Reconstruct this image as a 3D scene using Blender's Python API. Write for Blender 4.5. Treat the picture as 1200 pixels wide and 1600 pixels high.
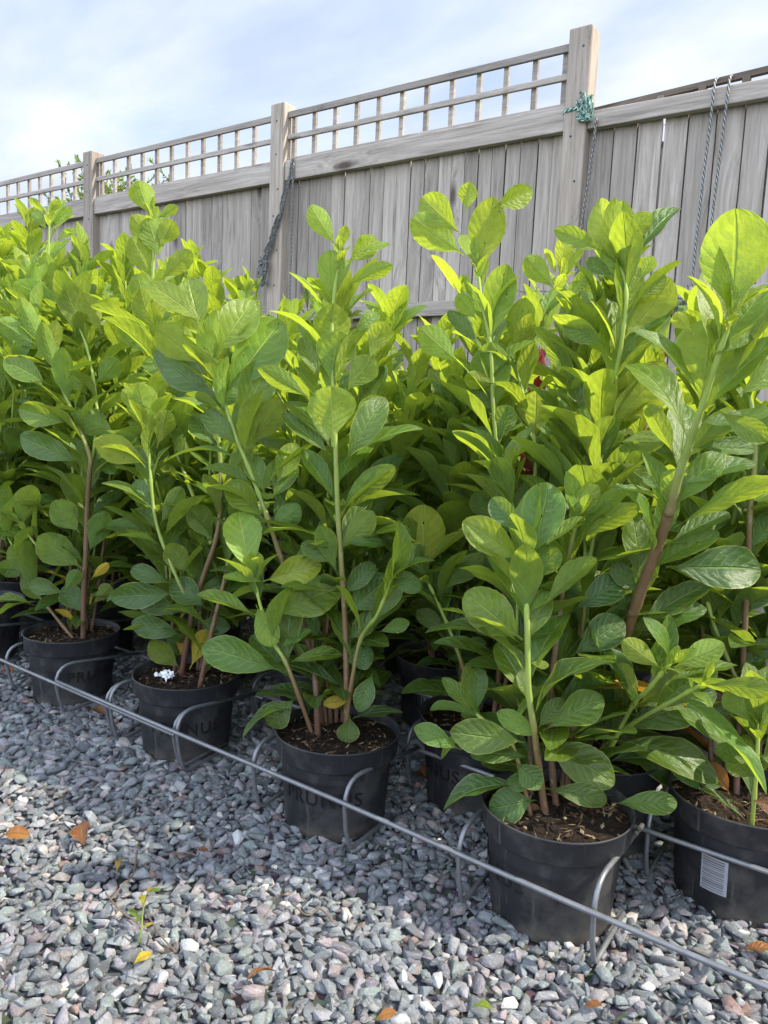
import bpy, bmesh, math, random
import numpy as np
from math import sin, cos, pi, radians, sqrt, atan2, acos
from mathutils import Vector, Matrix
for o in list(bpy.data.objects): bpy.data.objects.remove(o)
SC = bpy.context.scene
COL = SC.collection
RND = random.Random(11)
V = Vector
# ------------------------------------------------------------------ camera
F = 1200.0; PITCH = radians(7.3); ROLL = radians(2.46); HEAD = radians(55.9); H = 0.8
fh = V((-cos(HEAD), sin(HEAD), 0)); up = V((0, 0, 1)); rr = fh.cross(up)
FW = fh*cos(PITCH) - up*sin(PITCH); uu = rr.cross(FW)
CR = rr*cos(ROLL) + uu*sin(ROLL); CU = -rr*sin(ROLL) + uu*cos(ROLL)
CC = V((0, 0, H))
cam = bpy.data.cameras.new('camera'); co = bpy.data.objects.new('camera', cam); COL.objects.link(co)
M = Matrix.Identity(4)
for i in range(3):
    M[i][0] = CR[i]; M[i][1] = CU[i]; M[i][2] = -FW[i]; M[i][3] = CC[i]
co.matrix_world = M
cam.sensor_fit = 'VERTICAL'; cam.angle_y = 2*math.atan(800/F); cam.clip_start = 0.02; cam.clip_end = 2000
cam.dof.use_dof = False
SC.camera = co
SC.render.resolution_x = 768; SC.render.resolution_y = 1024
# ------------------------------------------------------------------ light
SUN_AZ = radians(22); SUN_EL = radians(48)          # azimuth from +X towards +Y (behind the fence, to the right)
sd = V((cos(SUN_EL)*cos(SUN_AZ), cos(SUN_EL)*sin(SUN_AZ), sin(SUN_EL)))
sl = bpy.data.lights.new('sun', 'SUN'); sl.energy = 5.0; sl.angle = radians(0.8); sl.color = (1.0, 0.92, 0.78)
so = bpy.data.objects.new('sun', sl); COL.objects.link(so)
so.rotation_euler = sd.to_track_quat('Z', 'Y').to_euler(); so.location = (3, 3, 6)
W = bpy.data.worlds.new('World'); SC.world = W; W.use_nodes = True
nt = W.node_tree; nt.nodes.clear()
def wn(t, **k):
    n = nt.nodes.new(t)
    for a, b in k.items(): setattr(n, a, b)
    return n
out = wn('ShaderNodeOutputWorld'); bg = wn('ShaderNodeBackground'); bg.inputs[1].default_value = 0.15
sky = wn('ShaderNodeTexSky', sky_type='NISHITA', sun_disc=False)
sky.sun_elevation = SUN_EL; sky.sun_rotation = atan2(sd.x, sd.y); sky.air_density = 1.0; sky.dust_density = 1.2; sky.ozone_density = 1.0
tc = wn('ShaderNodeTexCoord'); sep = wn('ShaderNodeSeparateXYZ'); nt.links.new(tc.outputs['Generated'], sep.inputs[0])
zz = wn('ShaderNodeMath', operation='MAXIMUM'); zz.inputs[1].default_value = 0.0; nt.links.new(sep.outputs[2], zz.inputs[0])
za = wn('ShaderNodeMath', operation='ADD'); za.inputs[1].default_value = 0.22; nt.links.new(zz.outputs[0], za.inputs[0])
dx = wn('ShaderNodeMath', operation='DIVIDE'); dy = wn('ShaderNodeMath', operation='DIVIDE')
nt.links.new(sep.outputs[0], dx.inputs[0]); nt.links.new(za.outputs[0], dx.inputs[1])
nt.links.new(sep.outputs[1], dy.inputs[0]); nt.links.new(za.outputs[0], dy.inputs[1])
cmb = wn('ShaderNodeCombineXYZ'); nt.links.new(dx.outputs[0], cmb.inputs[0]); nt.links.new(dy.outputs[0], cmb.inputs[1])
mp = wn('ShaderNodeMapping'); mp.inputs['Rotation'].default_value = (0, 0, radians(35)); mp.inputs['Scale'].default_value = (1.0, 1.7, 1); mp.inputs['Location'].default_value = (0.35, 0.9, 0)
nt.links.new(cmb.outputs[0], mp.inputs[0])
nz = wn('ShaderNodeTexNoise'); nz.inputs['Scale'].default_value = 1.15; nz.inputs['Detail'].default_value = 9; nz.inputs['Roughness'].default_value = 0.52; nz.inputs['Distortion'].default_value = 0.7
nt.links.new(mp.outputs[0], nz.inputs['Vector'])
cr = wn('ShaderNodeValToRGB'); cr.color_ramp.elements[0].position = 0.36; cr.color_ramp.elements[1].position = 0.62
cr.color_ramp.elements[0].color = (0.42, 0.42, 0.42, 1)
nt.links.new(nz.outputs[0], cr.inputs[0])
hz = wn('ShaderNodeMapRange'); hz.inputs[1].default_value = 0.0; hz.inputs[2].default_value = 0.55; hz.inputs[3].default_value = 0.75; hz.inputs[4].default_value = 0.0
nt.links.new(sep.outputs[2], hz.inputs[0])
mxm = wn('ShaderNodeMath', operation='MAXIMUM'); nt.links.new(cr.outputs[0], mxm.inputs[0]); nt.links.new(hz.outputs[0], mxm.inputs[1])
nz2 = wn('ShaderNodeTexNoise'); nz2.inputs['Scale'].default_value = 2.3; nz2.inputs['Detail'].default_value = 6; nt.links.new(mp.outputs[0], nz2.inputs['Vector'])
cc2 = wn('ShaderNodeValToRGB'); cc2.color_ramp.elements[0].position = 0.35; cc2.color_ramp.elements[1].position = 0.68
cc2.color_ramp.elements[0].color = (2.7, 3.1, 4.05, 1); cc2.color_ramp.elements[1].color = (4.1, 4.25, 4.7, 1)
nt.links.new(nz2.outputs[0], cc2.inputs[0])
smul = wn('ShaderNodeMix', data_type='RGBA', blend_type='MULTIPLY'); smul.inputs[0].default_value = 1.0
smul.inputs['B'].default_value = (1.15, 1.08, 1.0, 1); nt.links.new(sky.outputs[0], smul.inputs['A'])
mx = wn('ShaderNodeMix', data_type='RGBA'); nt.links.new(mxm.outputs[0], mx.inputs[0]); nt.links.new(smul.outputs['Result'], mx.inputs['A']); nt.links.new(cc2.outputs[0], mx.inputs['B'])
# sky behind the camera (towards -Y) brightened as added fill for fence and shadows
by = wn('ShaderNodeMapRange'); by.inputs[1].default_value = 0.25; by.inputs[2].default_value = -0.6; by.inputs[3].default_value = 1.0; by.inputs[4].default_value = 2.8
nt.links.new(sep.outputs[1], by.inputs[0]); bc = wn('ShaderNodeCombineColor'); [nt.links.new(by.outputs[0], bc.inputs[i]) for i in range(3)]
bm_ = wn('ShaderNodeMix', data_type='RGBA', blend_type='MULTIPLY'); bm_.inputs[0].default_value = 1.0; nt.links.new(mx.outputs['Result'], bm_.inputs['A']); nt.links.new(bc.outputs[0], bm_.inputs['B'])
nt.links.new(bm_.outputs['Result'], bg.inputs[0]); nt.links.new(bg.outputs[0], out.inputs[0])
SC.view_settings.view_transform = 'Standard'; SC.view_settings.look = 'None'; SC.view_settings.gamma = 1; SC.view_settings.exposure = 0.84
SC.render.engine = 'CYCLES'
SC.cycles.max_bounces = 8; SC.cycles.transparent_max_bounces = 8; SC.cycles.transmission_bounces = 6; SC.cycles.diffuse_bounces = 5
# ------------------------------------------------------------------ helpers
def ray(x, y): return (CR*((x-600)/F) - CU*((y-800)/F) + FW)
def at(x, y, Y):                       # world point seen at a photo pixel on the vertical plane at depth Y
    d = ray(x, y); return CC + d*(Y/d.y)
def atd(x, y, dep): return CC + ray(x, y)*dep
def gnd(x, y, z=0.0):
    d = ray(x, y); return CC + d*((z-H)/d.z)
def dep(p): return (p-CC).dot(FW)
def proj(p):
    q = p-CC; d = q.dot(FW); return (600+F*q.dot(CR)/d, 800-F*q.dot(CU)/d, d)

class MB:
    def __init__(s): s.v = []; s.f = []; s.a = []; s.m = []; s.mi = 0; s.cur = (0.5, 0.5, 0.5); s.uv = []
    def add(s, vs, fs, col=None, uv=None):
        b = len(s.v); s.v += [tuple(p) for p in vs]; s.f += [tuple(i+b for i in f) for f in fs]
        s.a += [col or s.cur]*len(vs); s.uv += (uv if uv else [(0, 0, 0)]*len(vs)); s.m += [s.mi]*len(fs)
    def box(s, x0, x1, y0, y1, z0, z1, col=None, bev=0.0):
        if bev:
            b = bev; P = []
            for z, ins in ((z0, b), (z0+b, 0), (z1-b, 0), (z1, b)):
                P += [(x0+b+ins*0.3, y0+ins*0.5, z), (x1-b-ins*0.3, y0+ins*0.5, z), (x1-ins*0.5, y0+b, z), (x1-ins*0.5, y1-b, z), (x1-b, y1-ins*0.5, z), (x0+b, y1-ins*0.5, z), (x0+ins*0.5, y1-b, z), (x0+ins*0.5, y0+b, z)]
            Fs = []
            for k in range(3):
                for i in range(8): Fs.append((k*8+i, k*8+(i+1) % 8, k*8+8+(i+1) % 8, k*8+8+i))
            Fs.append(tuple(range(7, -1, -1))); Fs.append(tuple(range(24, 32)))
            s.add(P, Fs, col); return
        s.add([(x0, y0, z0), (x1, y0, z0), (x1, y1, z0), (x0, y1, z0), (x0, y0, z1), (x1, y0, z1), (x1, y1, z1), (x0, y1, z1)],
              [(3, 2, 1, 0), (4, 5, 6, 7), (0, 1, 5, 4), (1, 2, 6, 5), (2, 3, 7, 6), (3, 0, 4, 7)], col)
    def tube(s, pts, rad, n=8, col=None, cap=True, closed=False):
        pts = [V(p) for p in pts]; N = len(pts)
        if not hasattr(rad, '__len__'): rad = [rad]*N
        t0 = (pts[1]-pts[0]).normalized(); ref = V((0, 0, 1)) if abs(t0.z) < 0.9 else V((1, 0, 0))
        nrm = t0.cross(ref).normalized(); L = 0; vs = []; uv = []
        for i in range(N):
            a = pts[max(i-1, 0)]; b = pts[min(i+1, N-1)]
            t = (b-a).normalized(); nrm = (nrm - t*nrm.dot(t)).normalized(); bn = t.cross(nrm)
            if i: L += (pts[i]-pts[i-1]).length
            for k in range(n):
                an = 2*pi*k/n; vs.append(pts[i] + (nrm*cos(an)+bn*sin(an))*rad[i]); uv.append((k/n, L, 0))
        fs = [(i*n+k, i*n+(k+1) % n, (i+1)*n+(k+1) % n, (i+1)*n+k) for i in range(N-1) for k in range(n)]
        if cap: fs += [tuple(range(n-1, -1, -1)), tuple((N-1)*n+k for k in range(n))]
        s.add(vs, fs, col, uv)
    def lathe(s, prof, cx=0, cy=0, n=48, col=None, ov=0.0):
        vs = []
        for r, z in prof:
            for k in range(n):
                a = 2*pi*k/n; q = r*(1+ov*cos(2*a)); vs.append((cx+q*cos(a), cy+q*sin(a), z))
        fs = [(i*n+k, i*n+(k+1) % n, (i+1)*n+(k+1) % n, (i+1)*n+k) for i in range(len(prof)-1) for k in range(n)]
        s.add(vs, fs, col)

def mesh_obj(name, mb, mat, parent=None, smooth=True, origin=None):
    root = parent
    while root is not None and root.parent is not None: root = root.parent
    o0 = V(root['_o']) if root is not None else (V(origin) if origin is not None else V((0, 0, 0)))
    me = bpy.data.meshes.new(name)
    arr = np.array([tuple(p) for p in mb.v], dtype=np.float32) - np.array(o0, dtype=np.float32)
    me.from_pydata([tuple(map(float, p)) for p in arr], [], mb.f)
    me.validate(clean_customdata=False)
    if len(me.vertices) == len(mb.v):
        at_ = me.attributes.new('tone', 'FLOAT_COLOR', 'POINT')
        c = np.ones((len(mb.v), 4), dtype=np.float32); c[:, :3] = np.array(mb.a, dtype=np.float32); at_.data.foreach_set('color', c.ravel())
        at2 = me.attributes.new('lv', 'FLOAT_VECTOR', 'POINT'); at2.data.foreach_set('vector', np.array(mb.uv, dtype=np.float32).ravel())
    if smooth: me.polygons.foreach_set('use_smooth', [True]*len(me.polygons))
    for mm in (mat if isinstance(mat, (list, tuple)) else [mat]): me.materials.append(mm)
    o = bpy.data.objects.new(name, me); COL.objects.link(o)
    if parent is not None: o.parent = parent
    else: o.location = o0
    return o
def autosmooth(o, ang=40):
    me = o.data; bm = bmesh.new(); bm.from_mesh(me)
    for e in bm.edges:
        if len(e.link_faces) == 2 and e.calc_face_angle(0) > radians(ang): e.smooth = False
    bm.to_mesh(me); bm.free(); return o
def tag(o, label, cat, group=None, kind=None):
    if label: o['label'] = label
    if cat: o['category'] = cat
    if group: o['group'] = group
    if kind: o['kind'] = kind
    return o
def thing(name, label, cat, loc, group=None):
    o = bpy.data.objects.new(name, None); COL.objects.link(o); o.location = loc; o['_o'] = tuple(loc); o.empty_display_size = 0.05
    return tag(o, label, cat, group)
# ------------------------------------------------------------------ materials
class Mt:
    def __init__(s, name):
        s.m = bpy.data.materials.new(name); s.m.use_nodes = True; s.t = s.m.node_tree; s.t.nodes.clear()
        s.out = s.n('ShaderNodeOutputMaterial')
    def n(s, t, ins=None, **k):
        x = s.t.nodes.new(t)
        for a, b in k.items(): setattr(x, a, b)
        if ins:
            for a, b in ins.items():
                if isinstance(b, bpy.types.NodeSocket): s.t.links.new(b, x.inputs[a])
                else: x.inputs[a].default_value = b
        return x
    def math(s, op, a, b=None, c=None):
        ins = {0: a}
        if b is not None: ins[1] = b
        if c is not None: ins[2] = c
        return s.n('ShaderNodeMath', ins, operation=op).outputs[0]
    def mix(s, f, a, b, mode='MIX'):
        return s.n('ShaderNodeMix', {0: f, 'A': a, 'B': b}, data_type='RGBA', blend_type=mode).outputs['Result']
    def ramp(s, f, els):
        r = s.n('ShaderNodeValToRGB', {0: f}); e = r.color_ramp.elements
        while len(e) < len(els): e.new(0.5)
        for i, (p, c) in enumerate(els): e[i].position = p; e[i].color = (*c, 1) if len(c) == 3 else c
        return r.outputs[0]
    def attr(s, n): return s.n('ShaderNodeAttribute', attribute_name=n)
    def noise(s, vec, sc, det=4, rough=0.5, dist=0):
        return s.n('ShaderNodeTexNoise', {'Vector': vec, 'Scale': sc, 'Detail': det, 'Roughness': rough, 'Distortion': dist}).outputs[0]
    def obj(s): return s.n('ShaderNodeTexCoord').outputs['Object']
    def mapv(s, v, sc=(1, 1, 1), loc=(0, 0, 0)): return s.n('ShaderNodeMapping', {'Vector': v, 'Scale': sc, 'Location': loc}).outputs[0]
    def bump(s, h, st, dist=0.001): return s.n('ShaderNodeBump', {'Height': h, 'Strength': st, 'Distance': dist}).outputs[0]
    def fin(s, sh): s.t.links.new(sh, s.out.inputs[0]); return s.m
    def pbr(s, col, rough=0.5, bump=None, metal=0.0, spec=0.5):
        ins = {'Base Color': col, 'Roughness': rough, 'Metallic': metal, 'Specular IOR Level': spec}
        if bump is not None: ins['Normal'] = bump
        return s.n('ShaderNodeBsdfPrincipled', ins).outputs[0]

def leaf_material(name, red=False):
    m = Mt(name); lv = m.attr('lv').outputs['Vector']; tn = m.n('ShaderNodeSeparateColor', {0: m.attr('tone').outputs['Color']})
    s3 = m.n('ShaderNodeSeparateXYZ', {0: lv}); u, v, rd = s3.outputs[0], s3.outputs[1], s3.outputs[2]
    age, rnd, spc = tn.outputs[0], tn.outputs[1], tn.outputs[2]     # age 0 old .. 1 young
    au = m.math('ABSOLUTE', u)                                       # u -1..1
    # midrib and side veins
    mid = m.n('ShaderNodeMapRange', {0: au, 1: 0.015, 2: 0.07, 3: 1.0, 4: 0.0}).outputs[0]
    sgn = m.math('MULTIPLY', m.math('SIGN', u), 0.23)
    wob = m.noise(m.n('ShaderNodeCombineXYZ', {0: u, 1: v, 2: rd}).outputs[0], 2.0, 1)
    sv = m.math('ADD', m.math('SUBTRACT', m.math('MULTIPLY', v, 8.0), m.math('MULTIPLY', m.math('POWER', au, 1.3), 1.7)), m.math('ADD', sgn, m.math('MULTIPLY', wob, 1.1)))
    fr = m.math('ABSOLUTE', m.math('SUBTRACT', m.math('FRACT', sv), 0.5))
    side = m.n('ShaderNodeMapRange', {0: fr, 1: 0.0, 2: 0.13, 3: 0.85, 4: 0.0}).outputs[0]
    side = m.math('MULTIPLY', side, m.n('ShaderNodeMapRange', {0: au, 1: 0.5, 2: 0.95, 3: 1.0, 4: 0.0}).outputs[0])
    vein = m.math('MAXIMUM', mid, m.math('MULTIPLY', side, 0.6))
    pos = m.n('ShaderNodeCombineXYZ', {0: u, 1: m.math('MULTIPLY', v, 2.4), 2: m.math('MULTIPLY', rd, 37.0)}).outputs[0]
    blot = m.noise(pos, 2.2, 5, 0.6)
    fine = m.noise(pos, 30.0, 3, 0.6)
    if red:
        up_c = m.ramp(age, [(0, (0.06, 0.012, 0.014)), (1, (0.20, 0.022, 0.028))]); lo_c = m.ramp(age, [(0, (0.16, 0.05, 0.05)), (1, (0.36, 0.07, 0.06))])
        tr_c = m.ramp(age, [(0, (0.12, 0.01, 0.01)), (1, (0.38, 0.03, 0.035))]); ve_c = (0.5, 0.2, 0.15, 1)
    else:
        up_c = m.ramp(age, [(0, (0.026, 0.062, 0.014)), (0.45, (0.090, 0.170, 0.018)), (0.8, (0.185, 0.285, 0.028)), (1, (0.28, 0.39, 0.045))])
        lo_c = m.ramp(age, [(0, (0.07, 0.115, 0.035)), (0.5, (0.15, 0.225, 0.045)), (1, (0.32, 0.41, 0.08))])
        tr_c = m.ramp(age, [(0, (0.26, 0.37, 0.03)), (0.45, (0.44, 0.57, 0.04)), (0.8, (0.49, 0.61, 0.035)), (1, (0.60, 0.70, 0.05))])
        ve_c = m.ramp(age, [(0, (0.13, 0.23, 0.07)), (0.6, (0.36, 0.50, 0.12)), (1, (0.58, 0.70, 0.20))])
    val = m.math('ADD', 0.62, m.math('MULTIPLY', blot, 0.75))
    valc = m.n('ShaderNodeCombineColor', {0: val, 1: val, 2: val}).outputs[0]
    rn = m.math('ADD', 0.80, m.math('MULTIPLY', rnd, 0.4))
    huec = m.n('ShaderNodeCombineColor', {0: rn, 1: 1.0, 2: m.math('SUBTRACT', 1.9, rn)}).outputs[0]
    # yellow / orange / brown dying leaves by spc
    ye = m.ramp(spc, [(0, (0.5, 0.5, 0.05)), (0.4, (0.62, 0.42, 0.03)), (0.6, (0.42, 0.15, 0.03)), (0.8, (0.20, 0.055, 0.028)), (1, (0.13, 0.05, 0.03))])
    isy = m.math('GREATER_THAN', spc, 0.02)
    def chain(c, vs):
        c = m.mix(1.0, c, valc, 'MULTIPLY'); c = m.mix(1.0, c, huec, 'MULTIPLY')
        c = m.mix(isy, c, m.mix(m.math('MULTIPLY', blot, 0.5), ye, (0.25, 0.12, 0.03, 1)))
        return m.mix(m.math('MULTIPLY', vein, vs), c, ve_c)
    upc = chain(up_c, 0.8); loc = chain(lo_c, 0.5); trc = m.mix(isy, tr_c, ye); trc = m.mix(1.0, trc, valc, 'MULTIPLY'); trc = m.mix(m.math('MULTIPLY', vein, 0.35), trc, m.mix(0.5, trc, (0.2, 0.3, 0.03, 1)))
    # brown scorch spots and chewed specks, edge of the leaf paler and slightly browned
    sp = m.n('ShaderNodeTexVoronoi', {'Vector': pos, 'Scale': 2.6, 'Randomness': 1.0})
    near = m.math('LESS_THAN', sp.outputs['Distance'], 0.10)
    pick = m.math('GREATER_THAN', m.n('ShaderNodeSeparateColor', {0: sp.outputs['Color']}).outputs[0], 0.86)
    spot = m.math('MULTIPLY', near, pick)
    edge = m.n('ShaderNodeMapRange', {0: au, 1: 0.93, 2: 1.0, 3: 0.0, 4: 0.55}).outputs[0]
    burn = m.math('MULTIPLY', m.math('GREATER_THAN', m.math('ADD', m.noise(pos, 3.3, 4, 0.6), m.math('MULTIPLY', m.math('MAXIMUM', au, v), 0.22)), 0.865), 0.85)
    edc = (0.42, 0.46, 0.12, 1) if not red else (0.4, 0.05, 0.04, 1)
    dust = m.math('MULTIPLY', m.n('ShaderNodeMapRange', {0: m.noise(pos, 5.0, 6, 0.75), 1: 0.55, 2: 0.8, 3: 0.0, 4: 0.20}).outputs[0], m.math('SUBTRACT', 1.0, m.math('MULTIPLY', age, 0.8)))
    upc = m.mix(edge, m.mix(dust, upc, (0.30, 0.34, 0.27, 1)), edc); loc = m.mix(edge, loc, edc)
    upc = m.mix(burn, upc, (0.16, 0.085, 0.03, 1)); loc = m.mix(burn, loc, (0.18, 0.10, 0.04, 1)); trc = m.mix(burn, trc, (0.12, 0.05, 0.01, 1))
    upc = m.mix(spot, upc, (0.06, 0.03, 0.01, 1)); loc = m.mix(spot, loc, (0.07, 0.035, 0.012, 1)); trc = m.mix(spot, trc, (0.05, 0.02, 0.0, 1))
    geo = m.n('ShaderNodeNewGeometry').outputs['Backfacing']
    quilt = m.math('MULTIPLY', m.math('POWER', m.math('MULTIPLY', fr, 2.0), 0.6), -1.0)
    hgt = m.math('ADD', m.math('MULTIPLY', quilt, m.math('MULTIPLY', -1.0, blot)), m.math('ADD', m.math('MULTIPLY', mid, -1.2), m.math('ADD', m.math('MULTIPLY', fine, 0.35), m.math('MULTIPLY', blot, 1.5))))
    bmp = m.bump(hgt, 0.8, 0.0018)
    ru = m.math('ADD', 0.22, m.math('MULTIPLY', blot, 0.25))
    bu = m.n('ShaderNodeBsdfPrincipled', {'Base Color': upc, 'Roughness': ru, 'Normal': bmp, 'Specular IOR Level': 0.5}).outputs[0]
    bl = m.n('ShaderNodeBsdfPrincipled', {'Base Color': loc, 'Roughness': 0.6, 'Normal': bmp, 'Specular IOR Level': 0.3}).outputs[0]
    face = m.n('ShaderNodeMixShader', {0: geo, 1: bu, 2: bl}).outputs[0]
    tr = m.n('ShaderNodeBsdfTranslucent', {'Color': trc, 'Normal': bmp}).outputs[0]
    tf = m.math('ADD', 0.36, m.math('MULTIPLY', age, 0.20))
    return m.fin(m.n('ShaderNodeMixShader', {0: tf, 1: face, 2: tr}).outputs[0])
LEAF = leaf_material('laurel_leaf'); RLEAF = leaf_material('red_leaf', True)

def mat_stem():
    m = Mt('stem_bark'); tn = m.n('ShaderNodeSeparateColor', {0: m.attr('tone').outputs['Color']}); o = m.obj()
    n1 = m.noise(m.mapv(o, (90, 90, 25)), 1.0, 5, 0.6)
    c = m.ramp(tn.outputs[0], [(0, (0.12, 0.055, 0.035)), (0.3, (0.19, 0.12, 0.05)), (0.45, (0.25, 0.33, 0.06)), (1, (0.36, 0.50, 0.08))])
    c = m.mix(m.math('MULTIPLY', n1, 0.55), c, m.mix(1.0, c, (0.35, 0.33, 0.3, 1), 'MULTIPLY')); c = m.mix(m.n('ShaderNodeMapRange', {0: m.noise(o, 55, 4, 0.7), 1: 0.6, 2: 0.7, 3: 0.0, 4: 0.6}).outputs[0], c, (0.30, 0.26, 0.19, 1))
    return m.fin(m.pbr(c, 0.6, m.bump(n1, 0.6, 0.001)))
STEM = mat_stem()
def mat_pot():
    m = Mt('black_plastic'); o = m.obj()
    streak = m.noise(m.mapv(o, (60, 60, 5)), 1.0, 6, 0.7); dirt = m.noise(m.mapv(o, (9, 9, 9)), 1.0, 7, 0.68); scr = m.noise(m.mapv(o, (35, 35, 260)), 1.0, 3, 0.5)
    z = m.n('ShaderNodeSeparateXYZ', {0: o}).outputs[2]
    low = m.n('ShaderNodeMapRange', {0: z, 1: 0.0, 2: 0.035, 3: 0.6, 4: 0.0}).outputs[0]
    base = m.mix(streak, (0.008, 0.0085, 0.010, 1), (0.024, 0.025, 0.028, 1))
    d = m.math('MULTIPLY', m.n('ShaderNodeMapRange', {0: dirt, 1: 0.47, 2: 0.72, 3: 0.0, 4: 0.6}).outputs[0], 1.0)
    c = m.mix(d, base, (0.11, 0.105, 0.095, 1))
    mud = m.math('MULTIPLY', low, m.n('ShaderNodeMapRange', {0: dirt, 1: 0.42, 2: 0.6, 3: 0.0, 4: 1.0}).outputs[0])
    c = m.mix(mud, c, (0.17, 0.145, 0.11, 1))
    drip = m.n('ShaderNodeMapRange', {0: m.noise(m.mapv(o, (75, 75, 3)), 1.0, 5, 0.7), 1: 0.60, 2: 0.70, 3: 0.0, 4: 0.5}).outputs[0]; c = m.mix(drip, c, (0.12, 0.115, 0.105, 1))
    sc = m.n('ShaderNodeMapRange', {0: m.noise(m.mapv(o, (22, 22, 90)), 1.0, 7, 0.8, 1.0), 1: 0.66, 2: 0.72, 3: 0.0, 4: 0.55}).outputs[0]; c = m.mix(sc, c, (0.15, 0.15, 0.145, 1))
    return m.fin(m.pbr(c, m.math('ADD', 0.42, m.math('MULTIPLY', dirt, 0.3)), m.bump(m.math('ADD', scr, streak), 0.25, 0.0008), spec=0.4))
POT = mat_pot()
def simple(name, col, rough=0.6, nscale=60, amt=0.5, bump=0.3, metal=0.0, col2=None, bd=0.001, spec=0.5):
    m = Mt(name); n = m.noise(m.obj(), nscale, 5, 0.65)
    c2 = col2 or tuple(x*(1-amt) for x in col)
    return m.fin(m.pbr(m.mix(n, (*col, 1), (*c2, 1)), rough, m.bump(n, bump, bd), metal, spec))
LETTER = simple('pot_lettering', (0.008, 0.008, 0.009), 0.45)
WIRE = simple('galvanised_wire', (0.24, 0.25, 0.265), 0.42, 45, 0.45, 0.4, 0.5, (0.11, 0.11, 0.115))
def mat_soil():
    m = Mt('potting_soil'); o = m.obj(); tn = m.attr('tone').outputs['Color']
    n1 = m.noise(o, 160, 6, 0.75); n2 = m.noise(o, 40, 4, 0.6)
    c = m.ramp(n1, [(0.3, (0.006, 0.004, 0.003)), (0.55, (0.022, 0.014, 0.009)), (0.7, (0.06, 0.038, 0.022)), (0.85, (0.16, 0.12, 0.07))])
    c = m.mix(1.0, c, tn, 'MULTIPLY')
    return m.fin(m.pbr(c, 0.95, m.bump(m.math('ADD', n1, n2), 1.0, 0.006), spec=0.2))
SOIL = mat_soil()
def mat_bits():
    m = Mt('bark_bits'); return m.fin(m.pbr(m.mix(m.noise(m.obj(), 200, 4), m.attr('tone').outputs['Color'], (0.03, 0.018, 0.01, 1)), 0.9, spec=0.2))
BITS = mat_bits()
def mat_stone():
    m = Mt('slate_gravel'); o = m.obj(); tn = m.attr('tone').outputs['Color']; rv = m.attr('lv').outputs['Vector']
    p = m.n('ShaderNodeVectorMath', {0: o, 1: rv}, operation='ADD').outputs[0]
    st = m.noise(m.mapv(p, (55, 120, 200)), 1.0, 6, 0.72, 0.6); n2 = m.noise(p, 420, 4, 0.7)
    pale = m.n('ShaderNodeMapRange', {0: st, 1: 0.52, 2: 0.72, 3: 0.0, 4: 0.8}).outputs[0]
    c = m.mix(m.math('MULTIPLY', n2, 0.9), tn, m.mix(1.0, tn, (0.42, 0.43, 0.46, 1), 'MULTIPLY'))
    c = m.mix(pale, c, m.mix(0.55, tn, (0.52, 0.53, 0.53, 1)))
    return m.fin(m.pbr(c, 0.72, m.bump(m.math('ADD', m.math('MULTIPLY', st, 2.0), n2), 0.9, 0.0025), spec=0.35))
STONE = mat_stone()
def mat_ground():
    m = Mt('gravel_bed'); o = m.obj(); v = m.n('ShaderNodeTexVoronoi', {'Vector': o, 'Scale': 55.0}); 
    n = m.noise(o, 3, 5)
    c = m.mix(0.6, (0.07, 0.075, 0.08, 1), v.outputs['Color'], 'MULTIPLY'); c = m.mix(m.math('MULTIPLY', n, 0.5), c, (0.05, 0.045, 0.04, 1))
    return m.fin(m.pbr(c, 0.95, m.bump(v.outputs['Distance'], 0.8, 0.01), spec=0.2))
GROUND = mat_ground()
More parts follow.
